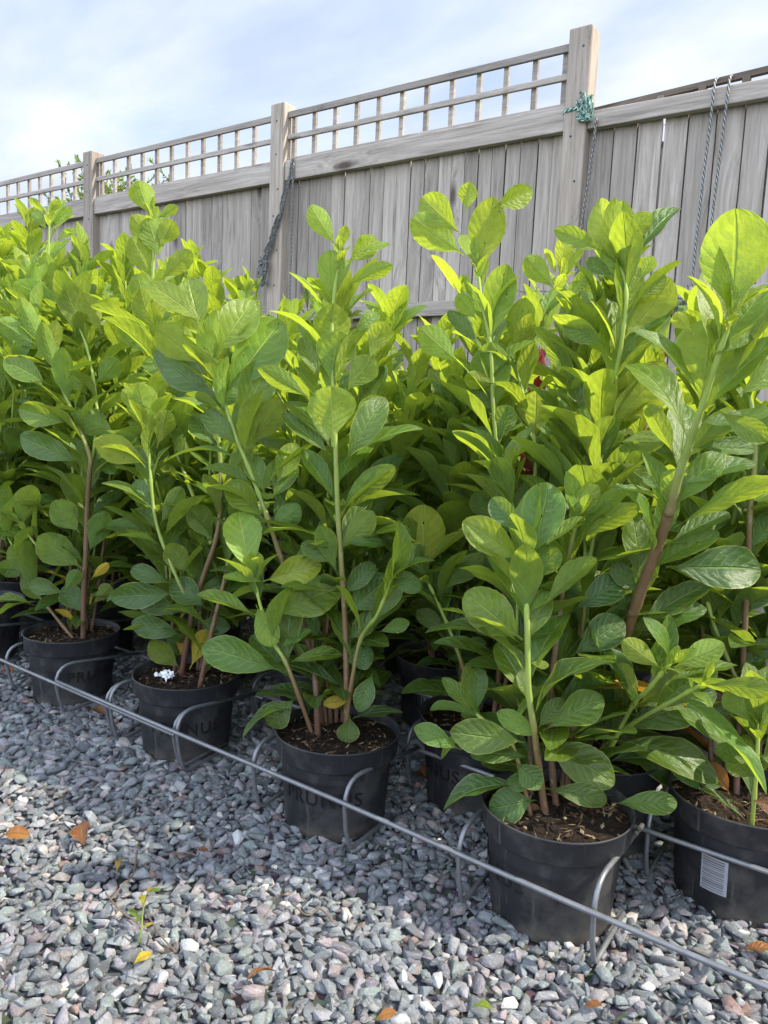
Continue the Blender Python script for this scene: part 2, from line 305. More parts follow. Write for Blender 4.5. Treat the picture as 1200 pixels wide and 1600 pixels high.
def mat_wood(name, axis, tint=(1, 1, 1)):
    m = Mt(name); o = m.obj(); tn = m.attr('tone').outputs['Color']
    off = m.n('ShaderNodeVectorMath', {0: tn, 1: (53.0, 37.0, 71.0)}, operation='MULTIPLY').outputs[0]
    p = m.n('ShaderNodeVectorMath', {0: o, 1: off}, operation='ADD').outputs[0]
    sc = (26, 26, 1.3) if axis == 'z' else (1.3, 26, 26)
    sck = (9, 0.4, 3.0) if axis == 'z' else (3.0, 0.4, 9)
    kn = m.n('ShaderNodeTexVoronoi', {'Vector': m.mapv(p, sck), 'Scale': 0.55, 'Randomness': 1.0})
    kd = kn.outputs['Distance']; kpick = m.math('GREATER_THAN', m.n('ShaderNodeSeparateColor', {0: kn.outputs['Color']}).outputs[1], 0.15)
    warp = m.math('MULTIPLY', m.n('ShaderNodeMapRange', {0: kd, 1: 0.0, 2: 0.4, 3: 1.0, 4: 0.0}).outputs[0], kpick)
    pv = m.n('ShaderNodeVectorMath', {0: m.mapv(p, sc), 1: m.n('ShaderNodeCombineXYZ', {0: warp, 1: warp, 2: warp}).outputs[0]}, operation='ADD').outputs[0]
    g = m.noise(pv, 1.6, 8, 0.72, 0.5); g2 = m.noise(m.mapv(p, tuple(s*6 for s in sc)), 1.0, 4, 0.6); big = m.noise(p, 1.9, 4, 0.6)
    c = m.ramp(g, [(0.30, (0.10, 0.082, 0.068)), (0.42, (0.30, 0.262, 0.226)), (0.58, (0.455, 0.407, 0.36)), (0.78, (0.63, 0.575, 0.52))])
    c = m.mix(m.math('MULTIPLY', g2, 0.4), c, (0.17, 0.155, 0.145, 1))
    c = m.mix(m.math('MULTIPLY', big, 0.35), c, (0.36, 0.30, 0.23, 1))
    tv = m.n('ShaderNodeSeparateColor', {0: tn}).outputs[0]
    vv = m.math('ADD', 0.70, m.math('MULTIPLY', tv, 0.46)); c = m.mix(1.0, c, m.n('ShaderNodeCombineColor', {0: vv, 1: vv, 2: vv}).outputs[0], 'MULTIPLY')
    kk = m.math('MULTIPLY', m.n('ShaderNodeMapRange', {0: kd, 1: 0.06, 2: 0.15, 3: 0.9, 4: 0.0}).outputs[0], kpick)
    c = m.mix(kk, c, (0.07, 0.05, 0.04, 1)); c = m.mix(1.0, c, (*tint, 1), 'MULTIPLY')
    return m.fin(m.pbr(c, 0.85, m.bump(m.math('ADD', g, m.math('MULTIPLY', g2, 0.6)), 0.7, 0.004), spec=0.2))
WV = mat_wood('weathered_wood_upright', 'z'); WH = mat_wood('weathered_wood_rail', 'x', (0.93, 0.93, 0.93)); WP = mat_wood('weathered_wood_post', 'z', (1.02, 0.99, 0.95))
WD = mat_wood('dark_wood_batten', 'x', (0.5, 0.46, 0.42)); 
NAIL = simple('nail_metal', (0.10, 0.095, 0.09), 0.6, metal=0.5)
def mat_rope(name, base, fleck, green):
    m = Mt(name); s3 = m.n('ShaderNodeSeparateXYZ', {0: m.attr('lv').outputs['Vector']})
    ph = m.math('ADD', m.math('MULTIPLY', s3.outputs[1], 42.0), m.math('MULTIPLY', s3.outputs[0], 3.0))
    fr = m.math('FRACT', ph); w = m.noise(m.obj(), 90, 3, 0.6); 
    c = m.mix(m.math('GREATER_THAN', fr, 0.55), base, fleck); c = m.mix(m.math('GREATER_THAN', w, 0.60), c, green)
    hh = m.math('ABSOLUTE', m.math('SUBTRACT', m.math('FRACT', m.math('MULTIPLY', ph, 1.0)), 0.5))
    return m.fin(m.pbr(c, 0.8, m.bump(hh, 1.0, 0.006), spec=0.2))
ROPE = mat_rope('speckled_rope', (0.10, 0.10, 0.10, 1), (0.38, 0.37, 0.35, 1), (0.10, 0.17, 0.155, 1))
ROPEG = mat_rope('green_rope', (0.04, 0.25, 0.19, 1), (0.6, 0.62, 0.56, 1), (0.03, 0.25, 0.2, 1))
PAPER = simple('white_scrap', (0.75, 0.76, 0.78), 0.8, 50, 0.2, 0.5)
BARK = simple('bush_bark', (0.12, 0.10, 0.08), 0.9)
def mat_barcode():
    m = Mt('barcode_print'); s3 = m.n('ShaderNodeSeparateXYZ', {0: m.attr('lv').outputs['Vector']}); u, v = s3.outputs[0], s3.outputs[1]
    n = m.n('ShaderNodeTexNoise', {'W': m.math('MULTIPLY', v, 34.0), 'Scale': 1.0, 'Detail': 1.0, 'Roughness': 1.0}, noise_dimensions='1D').outputs[0]
    bar = m.math('GREATER_THAN', m.math('ADD', m.math('MULTIPLY', n, 1.6), m.math('MULTIPLY', m.math('ABSOLUTE', m.math('SUBTRACT', m.math('FRACT', m.math('MULTIPLY', v, 15.0)), 0.5)), 0.9)), 1.06)
    inu = m.math('LESS_THAN', m.math('ABSOLUTE', m.math('SUBTRACT', u, 0.47)), 0.41); inv = m.math('LESS_THAN', m.math('ABSOLUTE', m.math('SUBTRACT', v, 0.5)), 0.45)
    k = m.math('MULTIPLY', bar, m.math('MULTIPLY', inu, inv))
    c = m.mix(k, (0.27, 0.285, 0.32, 1), (0.035, 0.035, 0.04, 1)); c = m.mix(m.math('MULTIPLY', m.noise(m.obj(), 70, 5), 0.3), c, (0.2, 0.2, 0.2, 1))
    return m.fin(m.pbr(c, 0.4))
BARCODE = mat_barcode()
# ------------------------------------------------------------------ ground sheet
mb = MB(); mb.add([(-400, -400, 0), (400, -400, 0), (400, 400, 0), (-400, 400, 0)], [(0, 1, 2, 3)])
g = mesh_obj('ground', mb, GROUND, origin=(0, 0, -0.016)); g.location.z = -0.016; g['kind'] = 'structure'
# real stones
def gravel():
    rs = np.random.RandomState(5); variants = []
    for k in range(36):
        bm = bmesh.new(); e = 1.35+rs.rand()*0.5; s = V((e, 1.0, 0.55+rs.rand()*0.35))
        for i in range(11):
            p = V(rs.normal(size=3)).normalized(); q = rs.rand(3)
            p = V((p.x*s.x, p.y*s.y, p.z*s.z))*(0.80+0.25*q[0]); bm.verts.new(p)
        r = bmesh.ops.convex_hull(bm, input=bm.verts); 
        bmesh.ops.delete(bm, geom=[v for v in bm.verts if not v.link_faces], context='VERTS')
        bmesh.ops.bevel(bm, geom=list(bm.edges), offset=0.05, segments=1, affect='EDGES', profile=0.6)
        bmesh.ops.triangulate(bm, faces=bm.faces)
        bm.verts.index_update()
        variants.append((np.array([v.co[:] for v in bm.verts], dtype=np.float32), np.array([[v.index for v in f.verts] for f in bm.faces], dtype=np.int32))); bm.free()
    pal = np.array([(0.14, 0.165, 0.18), (0.17, 0.19, 0.20), (0.12, 0.14, 0.16), (0.16, 0.20, 0.19), (0.20, 0.20, 0.215), (0.23, 0.185, 0.19), (0.27, 0.235, 0.215), (0.33, 0.34, 0.34), (0.10, 0.11, 0.125), (0.19, 0.175, 0.20), (0.42, 0.39, 0.34), (0.26, 0.15, 0.12)])
    pw = np.array([18, 18, 12, 13, 12, 7, 5, 6, 8, 8, 2, 1.5]); pw = pw/pw.sum()
    VS = []; FS = []; CS = []; LS = []; off = 0
    for layer, (step, z0) in enumerate(((0.017, -0.006), (0.0152, 0.0025), (0.027, 0.010))):
        xs = np.arange(-3.4, 0.5, step)
        for x in xs:
            for y in np.arange(0.3, 2.3, step):
                px, py = x+rs.uniform(-1, 1)*step*0.6, y+rs.uniform(-1, 1)*step*0.6
                q = np.array([px, py, 0-H]); d = q@np.array(FW)
                if d < 0.4: continue
                X = 600+F*(q@np.array(CR))/d; Y = 800-F*(q@np.array(CU))/d
                if X < -60 or X > 1260 or Y > 1690 or Y < 960: continue
                if d > 1.9 and layer == 0: continue
                s = (0.0068+rs.rand()**1.7*0.0085)*(1.0 if d < 1.6 else 1.25)
                vs, fs = variants[rs.randint(36)]
                an = rs.rand(3)*np.array([2*pi, 0.9, 0.9])-np.array([0, .45, .45]); ca, sa = cos(an[0]), sin(an[0])
                R = np.array([[ca, -sa, 0], [sa, ca, 0], [0, 0, 1]]); R2 = np.array([[1, 0, 0], [0, cos(an[1]), -sin(an[1])], [0, sin(an[1]), cos(an[1])]]); R3 = np.array([[cos(an[2]), 0, sin(an[2])], [0, 1, 0], [-sin(an[2]), 0, cos(an[2])]])
                w = (vs*s)@(R@R2@R3).T+np.array([px, py, z0+rs.uniform(-0.003, 0.003)])
                VS.append(w); FS.append(fs+off); off += len(w)
                c0 = pal[rs.choice(12, p=pw)]; c = (c0*0.68+c0.mean()*0.32)*(0.98+rs.rand()**1.5*0.9)*np.array([1.01, 1.0, 0.98])
                CS.append(np.tile(np.append(c, 1), (len(w), 1))); LS.append(np.tile(rs.rand(3)*9, (len(w), 1)))
    VS = np.concatenate(VS).astype(np.float32); FS = np.concatenate(FS); CS = np.concatenate(CS).astype(np.float32); LS = np.concatenate(LS).astype(np.float32)
    me = bpy.data.meshes.new('gravel'); me.vertices.add(len(VS)); me.vertices.foreach_set('co', VS.ravel())
    me.loops.add(len(FS)*3); me.loops.foreach_set('vertex_index', FS.ravel().astype(np.int32))
    me.polygons.add(len(FS)); me.polygons.foreach_set('loop_start', np.arange(0, len(FS)*3, 3, dtype=np.int32)); me.polygons.foreach_set('loop_total', np.full(len(FS), 3, dtype=np.int32))
    me.update(calc_edges=True)
    a = me.attributes.new('tone', 'FLOAT_COLOR', 'POINT'); a.data.foreach_set('color', CS.ravel()); b = me.attributes.new('lv', 'FLOAT_VECTOR', 'POINT'); b.data.foreach_set('vector', LS.ravel())
    me.materials.append(STONE); o = bpy.data.objects.new('gravel', me); COL.objects.link(o)
    tag(o, 'grey blue crushed slate gravel spread over the ground around the pots', 'gravel', kind='stuff'); print('gravel tris', len(FS))
gravel()
# ------------------------------------------------------------------ fence
def fence():
    r = random.Random(3); Y = 3.5
    t = thing('wooden_fence', 'tall weathered grey closeboard fence with square trellis along its top', 'fence', (-1.41, Y, 0))
    posts = [-10.42, -8.62, -6.83, -5.03, -3.225, -1.412, 0.40]
    def rc(): return (r.random(), r.random(), r.random())
    for i, x in enumerate(posts):
        m_ = MB(); m_.box(x-0.053, x+0.053, Y-0.012, Y+0.09, -0.05, 2.55-(0.25 if i == 6 else 0), rc(), bev=0.004)
        p = mesh_obj('post', m_, WP, t, smooth=False)
        for k in range(8 if i in (3, 4, 5) else 0):
            z = 2.5-k*0.19-r.random()*0.05; xx = x+r.uniform(-0.02, 0.02); n_ = MB(); n_.lathe([(0.0005, 0), (0.0055, 0), (0.0045, 0.002), (0.0005, 0.0025)], n=8)
            n_.v = [(xx+a[0], Y-0.0125-a[2], z+a[1]) for a in n_.v]; mesh_obj('nail', n_, NAIL, p)
    for i in range(6):
        x0, x1 = posts[i]+0.0545, posts[i+1]-0.0545; D = (i == 5)
        m_ = MB(); x = x0; ztop = 2.16 if D else 2.2; k = 0
        while x < x1-0.01:
            w = min(r.uniform(0.073, 0.092)*(1.25 if D else 1), x1-x); c = rc(); lean = r.uniform(-0.003, 0.003); j = r.uniform(0, 0.003)
            ya, yb = Y+0.046+j, Y+0.054+j
            if D and k == 2: w -= 0.002
            P = [(x, ya, 0.02), (x+w-0.009, yb, 0.02), (x+w-0.009, yb+0.010, 0.02), (x, ya+0.016, 0.02)]
            Q = [(a+lean, b, ztop) for a, b, c_ in P]
            if D and k == 2:
                P = [(a-(0.001 if n in (1, 2) else 0), b, c_) for n, (a, b, c_) in enumerate(P)]; Q = [(a-(0.001 if n in (1, 2) else 0), b, c_) for n, (a, b, c_) in enumerate(Q)]
            m_.add(P+Q, [(3, 2, 1, 0), (4, 5, 6, 7), (0, 1, 5, 4), (1, 2, 6, 5), (2, 3, 7, 6), (3, 0, 4, 7)], c); 
            if D and k == 2: m_.box(x+w-0.012, x+w+0.014, Y+0.068, Y+0.073, 0.02, 2.0, c)
            if D and k == 2: sl0 = x+w
            x += w+(0.002 if (D and k == 2) else 0); k += 1
        if D: gx = x0+0.0; m_.box(x0, sl0-0.012, Y+0.0745, Y+0.080, 0.02, 2.14, (0.1, 0.1, 0.1)); m_.box(sl0+0.016, x1, Y+0.0745, Y+0.080, 0.02, 2.14, (0.1, 0.1, 0.1)); m_.box(sl0-0.012, sl0+0.016, Y+0.0745, Y+0.080, 0.02, 2.03, (0.1, 0.1, 0.1))
        else: m_.box(x0, x1, Y+0.0745, Y+0.080, 0.02, 2.14, (0.1, 0.1, 0.1))
        mesh_obj('board_panel', m_, WV, t, smooth=False)
        # rails
        if D:
            m_ = MB(); m_.box(x0, x1, Y+0.002, Y+0.044, 2.112, 2.185, rc(), bev=0.003); mesh_obj('top_rail', m_, WH, t, smooth=False)
            m_ = MB()
            for (xa, za, xb, zb) in ((x0, 2.192, x1, 2.275),):
                m_.add([(xa, Y+0.05, za), (xb, Y+0.05, zb), (xb, Y+0.075, zb), (xa, Y+0.075, za), (xa, Y+0.05, za+0.024), (xb, Y+0.05, zb+0.024), (xb, Y+0.075, zb+0.024), (xa, Y+0.075, za+0.024)], [(3, 2, 1, 0), (4, 5, 6, 7), (0, 1, 5, 4), (1, 2, 6, 5), (2, 3, 7, 6), (3, 0, 4, 7)], rc())
            for q in range(5): m_.box(x0+0.12+q*0.17, x0+0.15+q*0.17, Y+0.048, Y+0.077, 2.186, 2.206+q*0.008, rc())
            mesh_obj('batten', m_, WD, t, smooth=False)
        else:
            m_ = MB(); m_.box(x0, x1, Y+0.002, Y+0.044, 2.12, 2.228, rc(), bev=0.003); mesh_obj('top_rail', m_, WH, t, smooth=False)
            m_ = MB(); ty = Y+0.02; c = rc()
            m_.box(x0, x1, ty, ty+0.018, 2.472, 2.505, c, bev=0.002); m_.box(x0, x1, ty, ty+0.018, 2.350, 2.377, rc(), bev=0.002); m_.box(x0, x1, ty, ty+0.03, 2.2295, 2.248, rc(), bev=0.002)
            n = 12
            for k in range(n):
                xx = x0+0.03+(x1-x0-0.06)*(k+0.0)/(n-1); j = r.uniform(-0.003, 0.003)
                m_.box(xx-0.0125+j, xx+0.0125+j, ty+0.0185, ty+0.036, 2.20 if 0 else 2.2485, 2.499, rc())
            mesh_obj('trellis', m_, WD if 0 else WH, t, smooth=False)
        m_ = MB(); m_.box(x0, x1, Y+0.004, Y+0.044, 1.315, 1.388, rc(), bev=0.003); mesh_obj('middle_rail', m_, WH, t, smooth=False)
        m_ = MB(); m_.box(x0, x1, Y+0.004, Y+0.044, 0.32, 0.39, rc(), bev=0.003); mesh_obj('bottom_rail', m_, WH, t, smooth=False)
    return t
fence()
# ------------------------------------------------------------------ leaves
def leaves_mb(L, nu=6, nv=12):
    """L: dicts base, axis(unit), nrm(unit upper side), len, wid, curl, fold, wave, tone"""
    mb = MB(); us = np.linspace(-1, 1, nu+1); vs = np.concatenate([[0, 0.05, 0.10], 0.15+0.85*(1-(1-np.linspace(0, 1, nv-2))**1.35)])
    def prof(ob):
        o = []
        for v in vs:
            if v < 0.1: o.append(0.032)
            else:
                s = (v-0.1)/0.9; o.append(max(0.032 if v < .2 else 0.0, (sin(pi*s**(1.18+ob))**(0.82 if s < 0.6 else 0.66))))
        return o
    nn = (nu+1)
    faces = [(i*nn+k, i*nn+k+1, (i+1)*nn+k+1, (i+1)*nn+k) for i in range(len(vs)-1) for k in range(nu)]
    for d in L:
        a = d['axis']; n = (d['nrm']-a*d['nrm'].dot(a)).normalized(); s = a.cross(n)          # right-handed: s x ... normal = n
        ln, w = d['len'], d['wid']*0.5; c = d['curl']; fo = d['fold']; wv = d['wave']; ph = d['ph']; rd = d['rd']; tipw = d.get('round', 0.0); asym = d.get('tw', 0.0)
        pts = []; uv = []; prof0 = prof(d['ob'])
        for i, v in enumerate(vs):
            hump = c*ln*4*v*(1-v)*0.5 - d.get('droop', 0.0)*ln*v**3
            tw = asym*(v-0.3)
            for k, u in enumerate(us):
                pw = prof0[i]
                if tipw: pw = pw**(1-0.35*tipw)
                nick = 1.0+0.018*sin(v*70+ph*5)*(abs(u) > 0.99)+0.03*sin(v*9+ph)*(abs(u) > 0.9)
                x = u*w*pw*nick*(1-0.10*abs(fo)*abs(u)); z = hump+abs(u)**1.3*w*pw*fo+wv*w*sin(v*10+ph+(1.7 if u > 0 else 0))*abs(u)**2*pw + wv*0.35*w*sin(v*23+ph*2+u*2.0)*pw*abs(u)
                x2 = x*cos(tw)-z*sin(tw)*1.0; z2 = z*cos(tw)+x*sin(tw)
                y = v*ln
                pts.append(d['base']+a*y+s*x2+n*z2); uv.append((float(u), float(v), rd))
        mb.add(pts, faces, d['tone'], uv)
    return mb
def mkleaf(base, axis, nrm, ln, wid, age, r, spc=0.0, **k):
    d = dict(base=base, axis=axis.normalized(), nrm=nrm, len=ln, wid=wid, curl=r.uniform(0.02, 0.20), fold=r.uniform(0.12, 0.50), wave=r.uniform(0.02, 0.12)*(1.5-age*0.8),
             ph=r.uniform(0, 6.3), rd=r.random(), ob=r.uniform(-0.08, 0.32), droop=r.uniform(0.0, 0.22), tw=r.uniform(-0.5, 0.5), tone=(max(0, min(1, age)), r.random(), spc))
    d.update(k); return d
def smooth_path(P, n=6):
    out = []
    for i in range(len(P)-1):
        p0 = P[max(i-1, 0)]; p1 = P[i]; p2 = P[i+1]; p3 = P[min(i+2, len(P)-1)]
        for k in range(n):
            t = k/n; out.append(0.5*((2*p1)+(p2-p0)*t+(2*p0-5*p1+4*p2-p3)*t*t+(3*p1-p0-3*p2+p3)*t**3))
    out.append(P[-1]); return out
def stem_leaves(path, r, start=0.12, sp=0.030, ztop=1.0, size=1.0, agemin=0.1, agemax=0.95, dens=1.0, tip=True):
    """alternate leaves up a stem path; leaves near the tip are younger, paler and more upright"""
    L = []; tot = sum((path[i+1]-path[i]).length for i in range(len(path)-1)); s = 0; nxt = start*tot; ang = r.uniform(0, 6.3); size *= r.uniform(0.9, 1.1)
    for i in range(len(path)-1):
        a, b = path[i], path[i+1]; l = (b-a).length; t = (b-a).normalized()
        while nxt < s+l:
            p = a+(b-a)*((nxt-s)/l); f = nxt/tot; ang += 2.4+r.uniform(-0.35, 0.35)
            e1 = t.cross(V((0.3, 0.9, 0.1))).normalized(); e2 = t.cross(e1); rad = e1*cos(ang)+e2*sin(ang)
            el = radians(68-46*f**1.2+r.uniform(-18, 18))
            zf = max(0, min(1, (p.z-0.2)/(ztop-0.2)))
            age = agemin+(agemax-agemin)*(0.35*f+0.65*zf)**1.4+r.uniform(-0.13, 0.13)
            axis = (t*cos(el)+rad*sin(el)); nrm = (t*sin(el)-rad*cos(el))
            if f < 0.45: axis = (axis+V((0, 0, r.uniform(-0.25, 0.25)))).normalized()
            nrm = nrm+V((r.uniform(-.3, .3), r.uniform(-.3, .3), 0.5*(1-f)))
            ln = size*r.uniform(0.098, 0.150)*(0.82+0.35*sin(pi*min(f, 0.95)**0.8))
            spc = r.uniform(0.1, 0.65) if (f < 0.25 and r.random() < 0.035 and p.z < 0.36) else 0.0
            if r.random() < dens: L.append(mkleaf(p, axis, nrm, ln, ln*r.uniform(0.32, 0.44), age, r, spc))
            nxt += sp*r.uniform(0.7, 1.3)*(1.25-0.45*f)
        s += l
    if tip:
        p = path[-1]; t = (path[-1]-path[-3]).normalized(); e1 = t.cross(V((0.3, 0.9, 0.1))).normalized(); e2 = t.cross(e1)
        for k in range(5):
            an = ang+k*2.4; rad = e1*cos(an)+e2*sin(an); el = radians(r.uniform(8, 34)+k*4); ln = size*r.uniform(0.065, 0.125)
            zf = max(0, min(1, (p.z-0.2)/(ztop-0.2)))
            L.append(mkleaf(p-t*0.008*k, t*cos(el)+rad*sin(el), t*sin(el)-rad*cos(el), ln, ln*0.42, agemax*(0.5+0.5*zf)+r.uniform(-0.1, 0.15), r, droop=r.uniform(-0.1, 0.1)))
    return L
# ------------------------------------------------------------------ pots
PH = 0.187
def pot_parts(t, x, y, r, letters=None, sticker=None, scale=1.0, tilt=0):
    scale *= 1.125; R = 0.1085*scale; h = PH
    m_ = MB()
    pr = [(0.0005, 0.004), (0.080*scale, 0.003), (0.084*scale, 0.0), (0.0865*scale, 0.004), (0.0965*scale, h-0.046), (0.0970*scale, h-0.0435), (0.1040*scale, h-0.0415), (0.1055*scale, h-0.0385), (0.1065*scale, h-0.006), (0.1088*scale, h-0.003), (0.1092*scale, h), (0.1075*scale, h+0.0005), (0.1055*scale, h-0.002), (0.1040*scale, h-0.03), (0.100*scale, h-0.045)]
    m_.lathe(pr, x, y, 64, ov=r.uniform(-0.012, 0.012))
    p = mesh_obj('pot', m_, POT, t)
    if letters is not None:
        cu = bpy.data.curves.new('pot_text', 'FONT'); cu.body = 'PRUNUS'; cu.size = 0.040; cu.extrude = 0.0006; cu.align_x = 'CENTER'; cu.resolution_u = 3; cu.space_character = 1.12
        ot = bpy.data.objects.new('pot_text', cu); COL.objects.link(ot); me = bpy.data.meshes.new_from_object(ot.evaluated_get(bpy.context.evaluated_depsgraph_get())); bpy.data.objects.remove(ot)
        bm = bmesh.new(); bm.from_mesh(me); bmesh.ops.triangulate(bm, faces=bm.faces); bmesh.ops.subdivide_edges(bm, edges=[e for e in bm.edges if e.calc_length() > 0.006], cuts=2); 
        l_ = MB(); vs = []
        for v in bm.verts:
            z = h*0.40+v.co.y; rad = (0.0865+(0.0975-0.0865)*(z-0.004)/(h-0.047))*scale+0.0004+v.co.z+0.0006; a = letters+v.co.x/rad
            vs.append((x+rad*cos(a), y+rad*sin(a), z))
        l_.add(vs, [tuple(q.index for q in f.verts) for f in bm.faces]); bm.free(); bpy.data.meshes.remove(me)
        mesh_obj('lettering', l_, LETTER, p, smooth=False)
    if sticker is not None:
        a0, zc, hw, hh, rot = sticker; b_ = MB(); vs = []; uv = []; N = 10
        for j in range(N+1):
            for i in range(N+1):
                u, v = i/N, j/N; du, dv = (u-0.5)*2*hw, (v-0.5)*2*hh; a_, b2 = du*cos(rot)-dv*sin(rot), du*sin(rot)+dv*cos(rot)
                z = zc+b2; rad = (0.0865+0.011*(z-0.004)/(h-0.047))*scale+0.0009; an = a0+a_/rad; vs.append((x+rad*cos(an), y+rad*sin(an), z)); uv.append((u, v, 0))
        b_.add(vs, [(j*(N+1)+i, j*(N+1)+i+1, (j+1)*(N+1)+i+1, (j+1)*(N+1)+i) for j in range(N) for i in range(N)], None, uv)
        mesh_obj('barcode_label', b_, BARCODE, p)
    # soil
    s_ = MB(); vs = []; fs = []; nr, na = 9, 36; lvl = h-0.020
    for i in range(nr+1):
        for k in range(na):
            rad = 0.1035*scale*i/nr; a = 2*pi*k/na; vs.append((x+rad*cos(a), y+rad*sin(a), lvl+0.005*(1-(i/nr)**2)+r.uniform(-0.0035, 0.0035)))
    for i in range(nr):
        for k in range(na): fs.append((i*na+k, i*na+(k+1) % na, (i+1)*na+(k+1) % na, (i+1)*na+k))
    q = r.uniform(0.8, 1.3); s_.add(vs, fs, (q, q, q)); so_ = mesh_obj('soil', s_, SOIL, t, smooth=False)
    b_ = MB()
    for k in range(230):
        a = r.uniform(0, 6.28); rad = 0.1*scale*sqrt(r.random()); c = V((x+rad*cos(a), y+rad*sin(a), lvl+0.004+r.uniform(0, 0.006))); 
        d1 = V((r.uniform(-1, 1), r.uniform(-1, 1), r.uniform(-.45, .45))).normalized(); d2 = d1.cross(V((0, 0, 1))).normalized(); d3 = d1.cross(d2)
        l, w, hh = (r.uniform(0.004, 0.012), r.uniform(0.0012, 0.004), r.uniform(0.0008, 0.002)) if r.random() < 0.65 else (r.uniform(0.008, 0.02), 0.0006, 0.0006)
        cc = r.choice([(0.06, 0.035, 0.02), (0.11, 0.065, 0.035), (0.22, 0.14, 0.07), (0.32, 0.25, 0.15), (0.03, 0.018, 0.012)])
        b_.add([c+d1*l, c+d2*w, c-d1*l*0.8, c-d2*w, c+d3*hh, c-d3*hh], [(0, 1, 4), (1, 2, 4), (2, 3, 4), (3, 0, 4), (1, 0, 5), (2, 1, 5), (3, 2, 5), (0, 3, 5)], cc)
    mesh_obj('bark_chips', b_, BITS, so_, smooth=False)
    return p
def stem_obj(t, path, r0, r1, g0=0.0, g1=1.0, nodes=True):
    n = len(path); m_ = MB(); rad = [r0+(r1-r0)*(i/(n-1))**0.8 for i in range(n)]
    am = 0.28 if r0 < 0.006 else 0.10
    if nodes: rad = [q*(1+am*(i % 4 == 0)) for i, q in enumerate(rad)]
    for q, fct in ((1, 0.25), (2, 0.6), (3, 0.85)):
        if n > 6 and r1 < 0.0045: rad[-q] *= fct
    m_.tube(path, rad, 8); nv = len(m_.v); m_.a = [(g0+(g1-g0)*((k//8)/(n-1)), 0, 0) for k in range(nv)]
    return mesh_obj('stem', m_, STEM, t)
GROUP = 'potted cherry laurels standing in rows on the gravel'
def camang(x, y): return atan2(-y, -x)
def hero(label, x, y, stems, leaves, letters=None, sticker=None, fill=0.6, seed=1, ztop=1.1, fillmax=0.9, branches=()):
    """stems: (r0, r1, g0, g1, [(px,py,Y)...]); leaves: (bx,by,tx,ty,w,kind,age[,spc])"""
    r = random.Random(seed); t = thing('potted_laurel', label, 'potted shrub', (x, y, 0), GROUP); ca = camang(x, y)
    pot_parts(t, x, y, r, None if letters is None else ca+radians(letters), None if sticker is None else (ca+radians(sticker[0]),)+tuple(sticker[1:]))
    nodes = []; L = []
    for (r0, r1, g0, g1, P) in stems:
        W3 = [at(a, b, c) for a, b, c in P]
        if P[0][1] > 985 and W3[0].z < 0.3: W3[0].z = min(W3[0].z, PH-0.024)
        path = smooth_path(W3, 7); stem_obj(t, path, r0, r1, g0, g1)
        if r1 < 0.0045:
            for d in stem_leaves(path[-4:], r, start=0.99, size=0.42, agemin=0.8, agemax=1.0, ztop=1.0): L.append(d)
        for p in path: q = proj(p); nodes.append((q[0], q[1], p, q[2]))
        if fill > 0:
            for d in stem_leaves(path, r, start=0.05, sp=0.017, ztop=ztop, dens=min(1, fill*1.9), agemin=0.08, agemax=fillmax, tip=False):
                if d['axis'].dot(FW) > -0.45 and d['base'].z < ztop-0.12 or d['axis'].dot(FW) > 0.1: L.append(d)
    # ordinary side stems at the back of the pot thicken the plant
    for k in range(5):
        a = radians(124)+r.uniform(-0.75, 0.75); bq = V((x+0.06*cos(a), y+0.06*sin(a), PH-0.024)); hh = ztop*r.uniform(0.6, 0.92); sp = r.uniform(0.06, 0.14)
        path = smooth_path([bq]+[bq+V((sp*cos(a)*f**0.8+r.uniform(-.012, .012), sp*sin(a)*f**0.8+r.uniform(-.012, .012), (hh-bq.z)*f)) for f in (.2, .4, .6, .8, 1)], 5)
        stem_obj(t, path, 0.005, 0.0027, 0.05, 0.9); pd = dep(V((x, y, 0.6)))
        for d in stem_leaves(path, r, start=0.05, sp=0.023, ztop=ztop*1.1, size=1.1, agemax=0.75):
            if dep(d['base']+d['axis']*d['len']) > pd-0.03: L.append(d)
    for lf in leaves:
        bx, by, tx, ty, w, kind, age = lf[:7]; spc = lf[7] if len(lf) > 7 else 0.0
        nd = min(nodes, key=lambda n: (n[0]-bx)**2+(n[1]-by)**2); dpx = sqrt((nd[0]-bx)**2+(nd[1]-by)**2); dp = nd[3]-min(0.03, dpx*0.0006)
        B = atd(bx, by, dp); lpx = sqrt((tx-bx)**2+(ty-by)**2); l = lpx*dp/F; upw = (by-ty)/max(lpx, 1)
        if kind == 'L': off = -0.22*max(upw, 0)*l+0.15*max(-upw, 0)*l
        else: off = 0.22*max(upw, 0)*l-0.3*max(-upw, 0)*l
        off += r.uniform(-0.06, 0.06)*l
        T = atd(tx, ty, dp+off); ax = T-B; ln = ax.length; ax.normalize()
        aw = w*dp/F; rw = max(aw, 0.38*ln); th = acos(min(1, aw/rw))
        vw = (CC-B); vw = (vw-ax*vw.dot(ax)).normalized(); sdv = ax.cross(vw)
        if kind == 'L': vw = -vw
        c1 = vw*cos(th)+sdv*sin(th); c2 = vw*cos(th)-sdv*sin(th); nrm = c1 if c1.z > c2.z else c2
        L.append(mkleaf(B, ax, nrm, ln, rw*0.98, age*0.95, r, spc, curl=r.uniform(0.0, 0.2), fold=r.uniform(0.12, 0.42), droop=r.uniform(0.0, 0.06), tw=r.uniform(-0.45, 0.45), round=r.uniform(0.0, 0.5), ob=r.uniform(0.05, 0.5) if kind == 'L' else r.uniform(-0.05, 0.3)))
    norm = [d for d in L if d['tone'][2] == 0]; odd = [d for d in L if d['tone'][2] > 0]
    mesh_obj('foliage', leaves_mb(norm, 8, 20), LEAF, t)
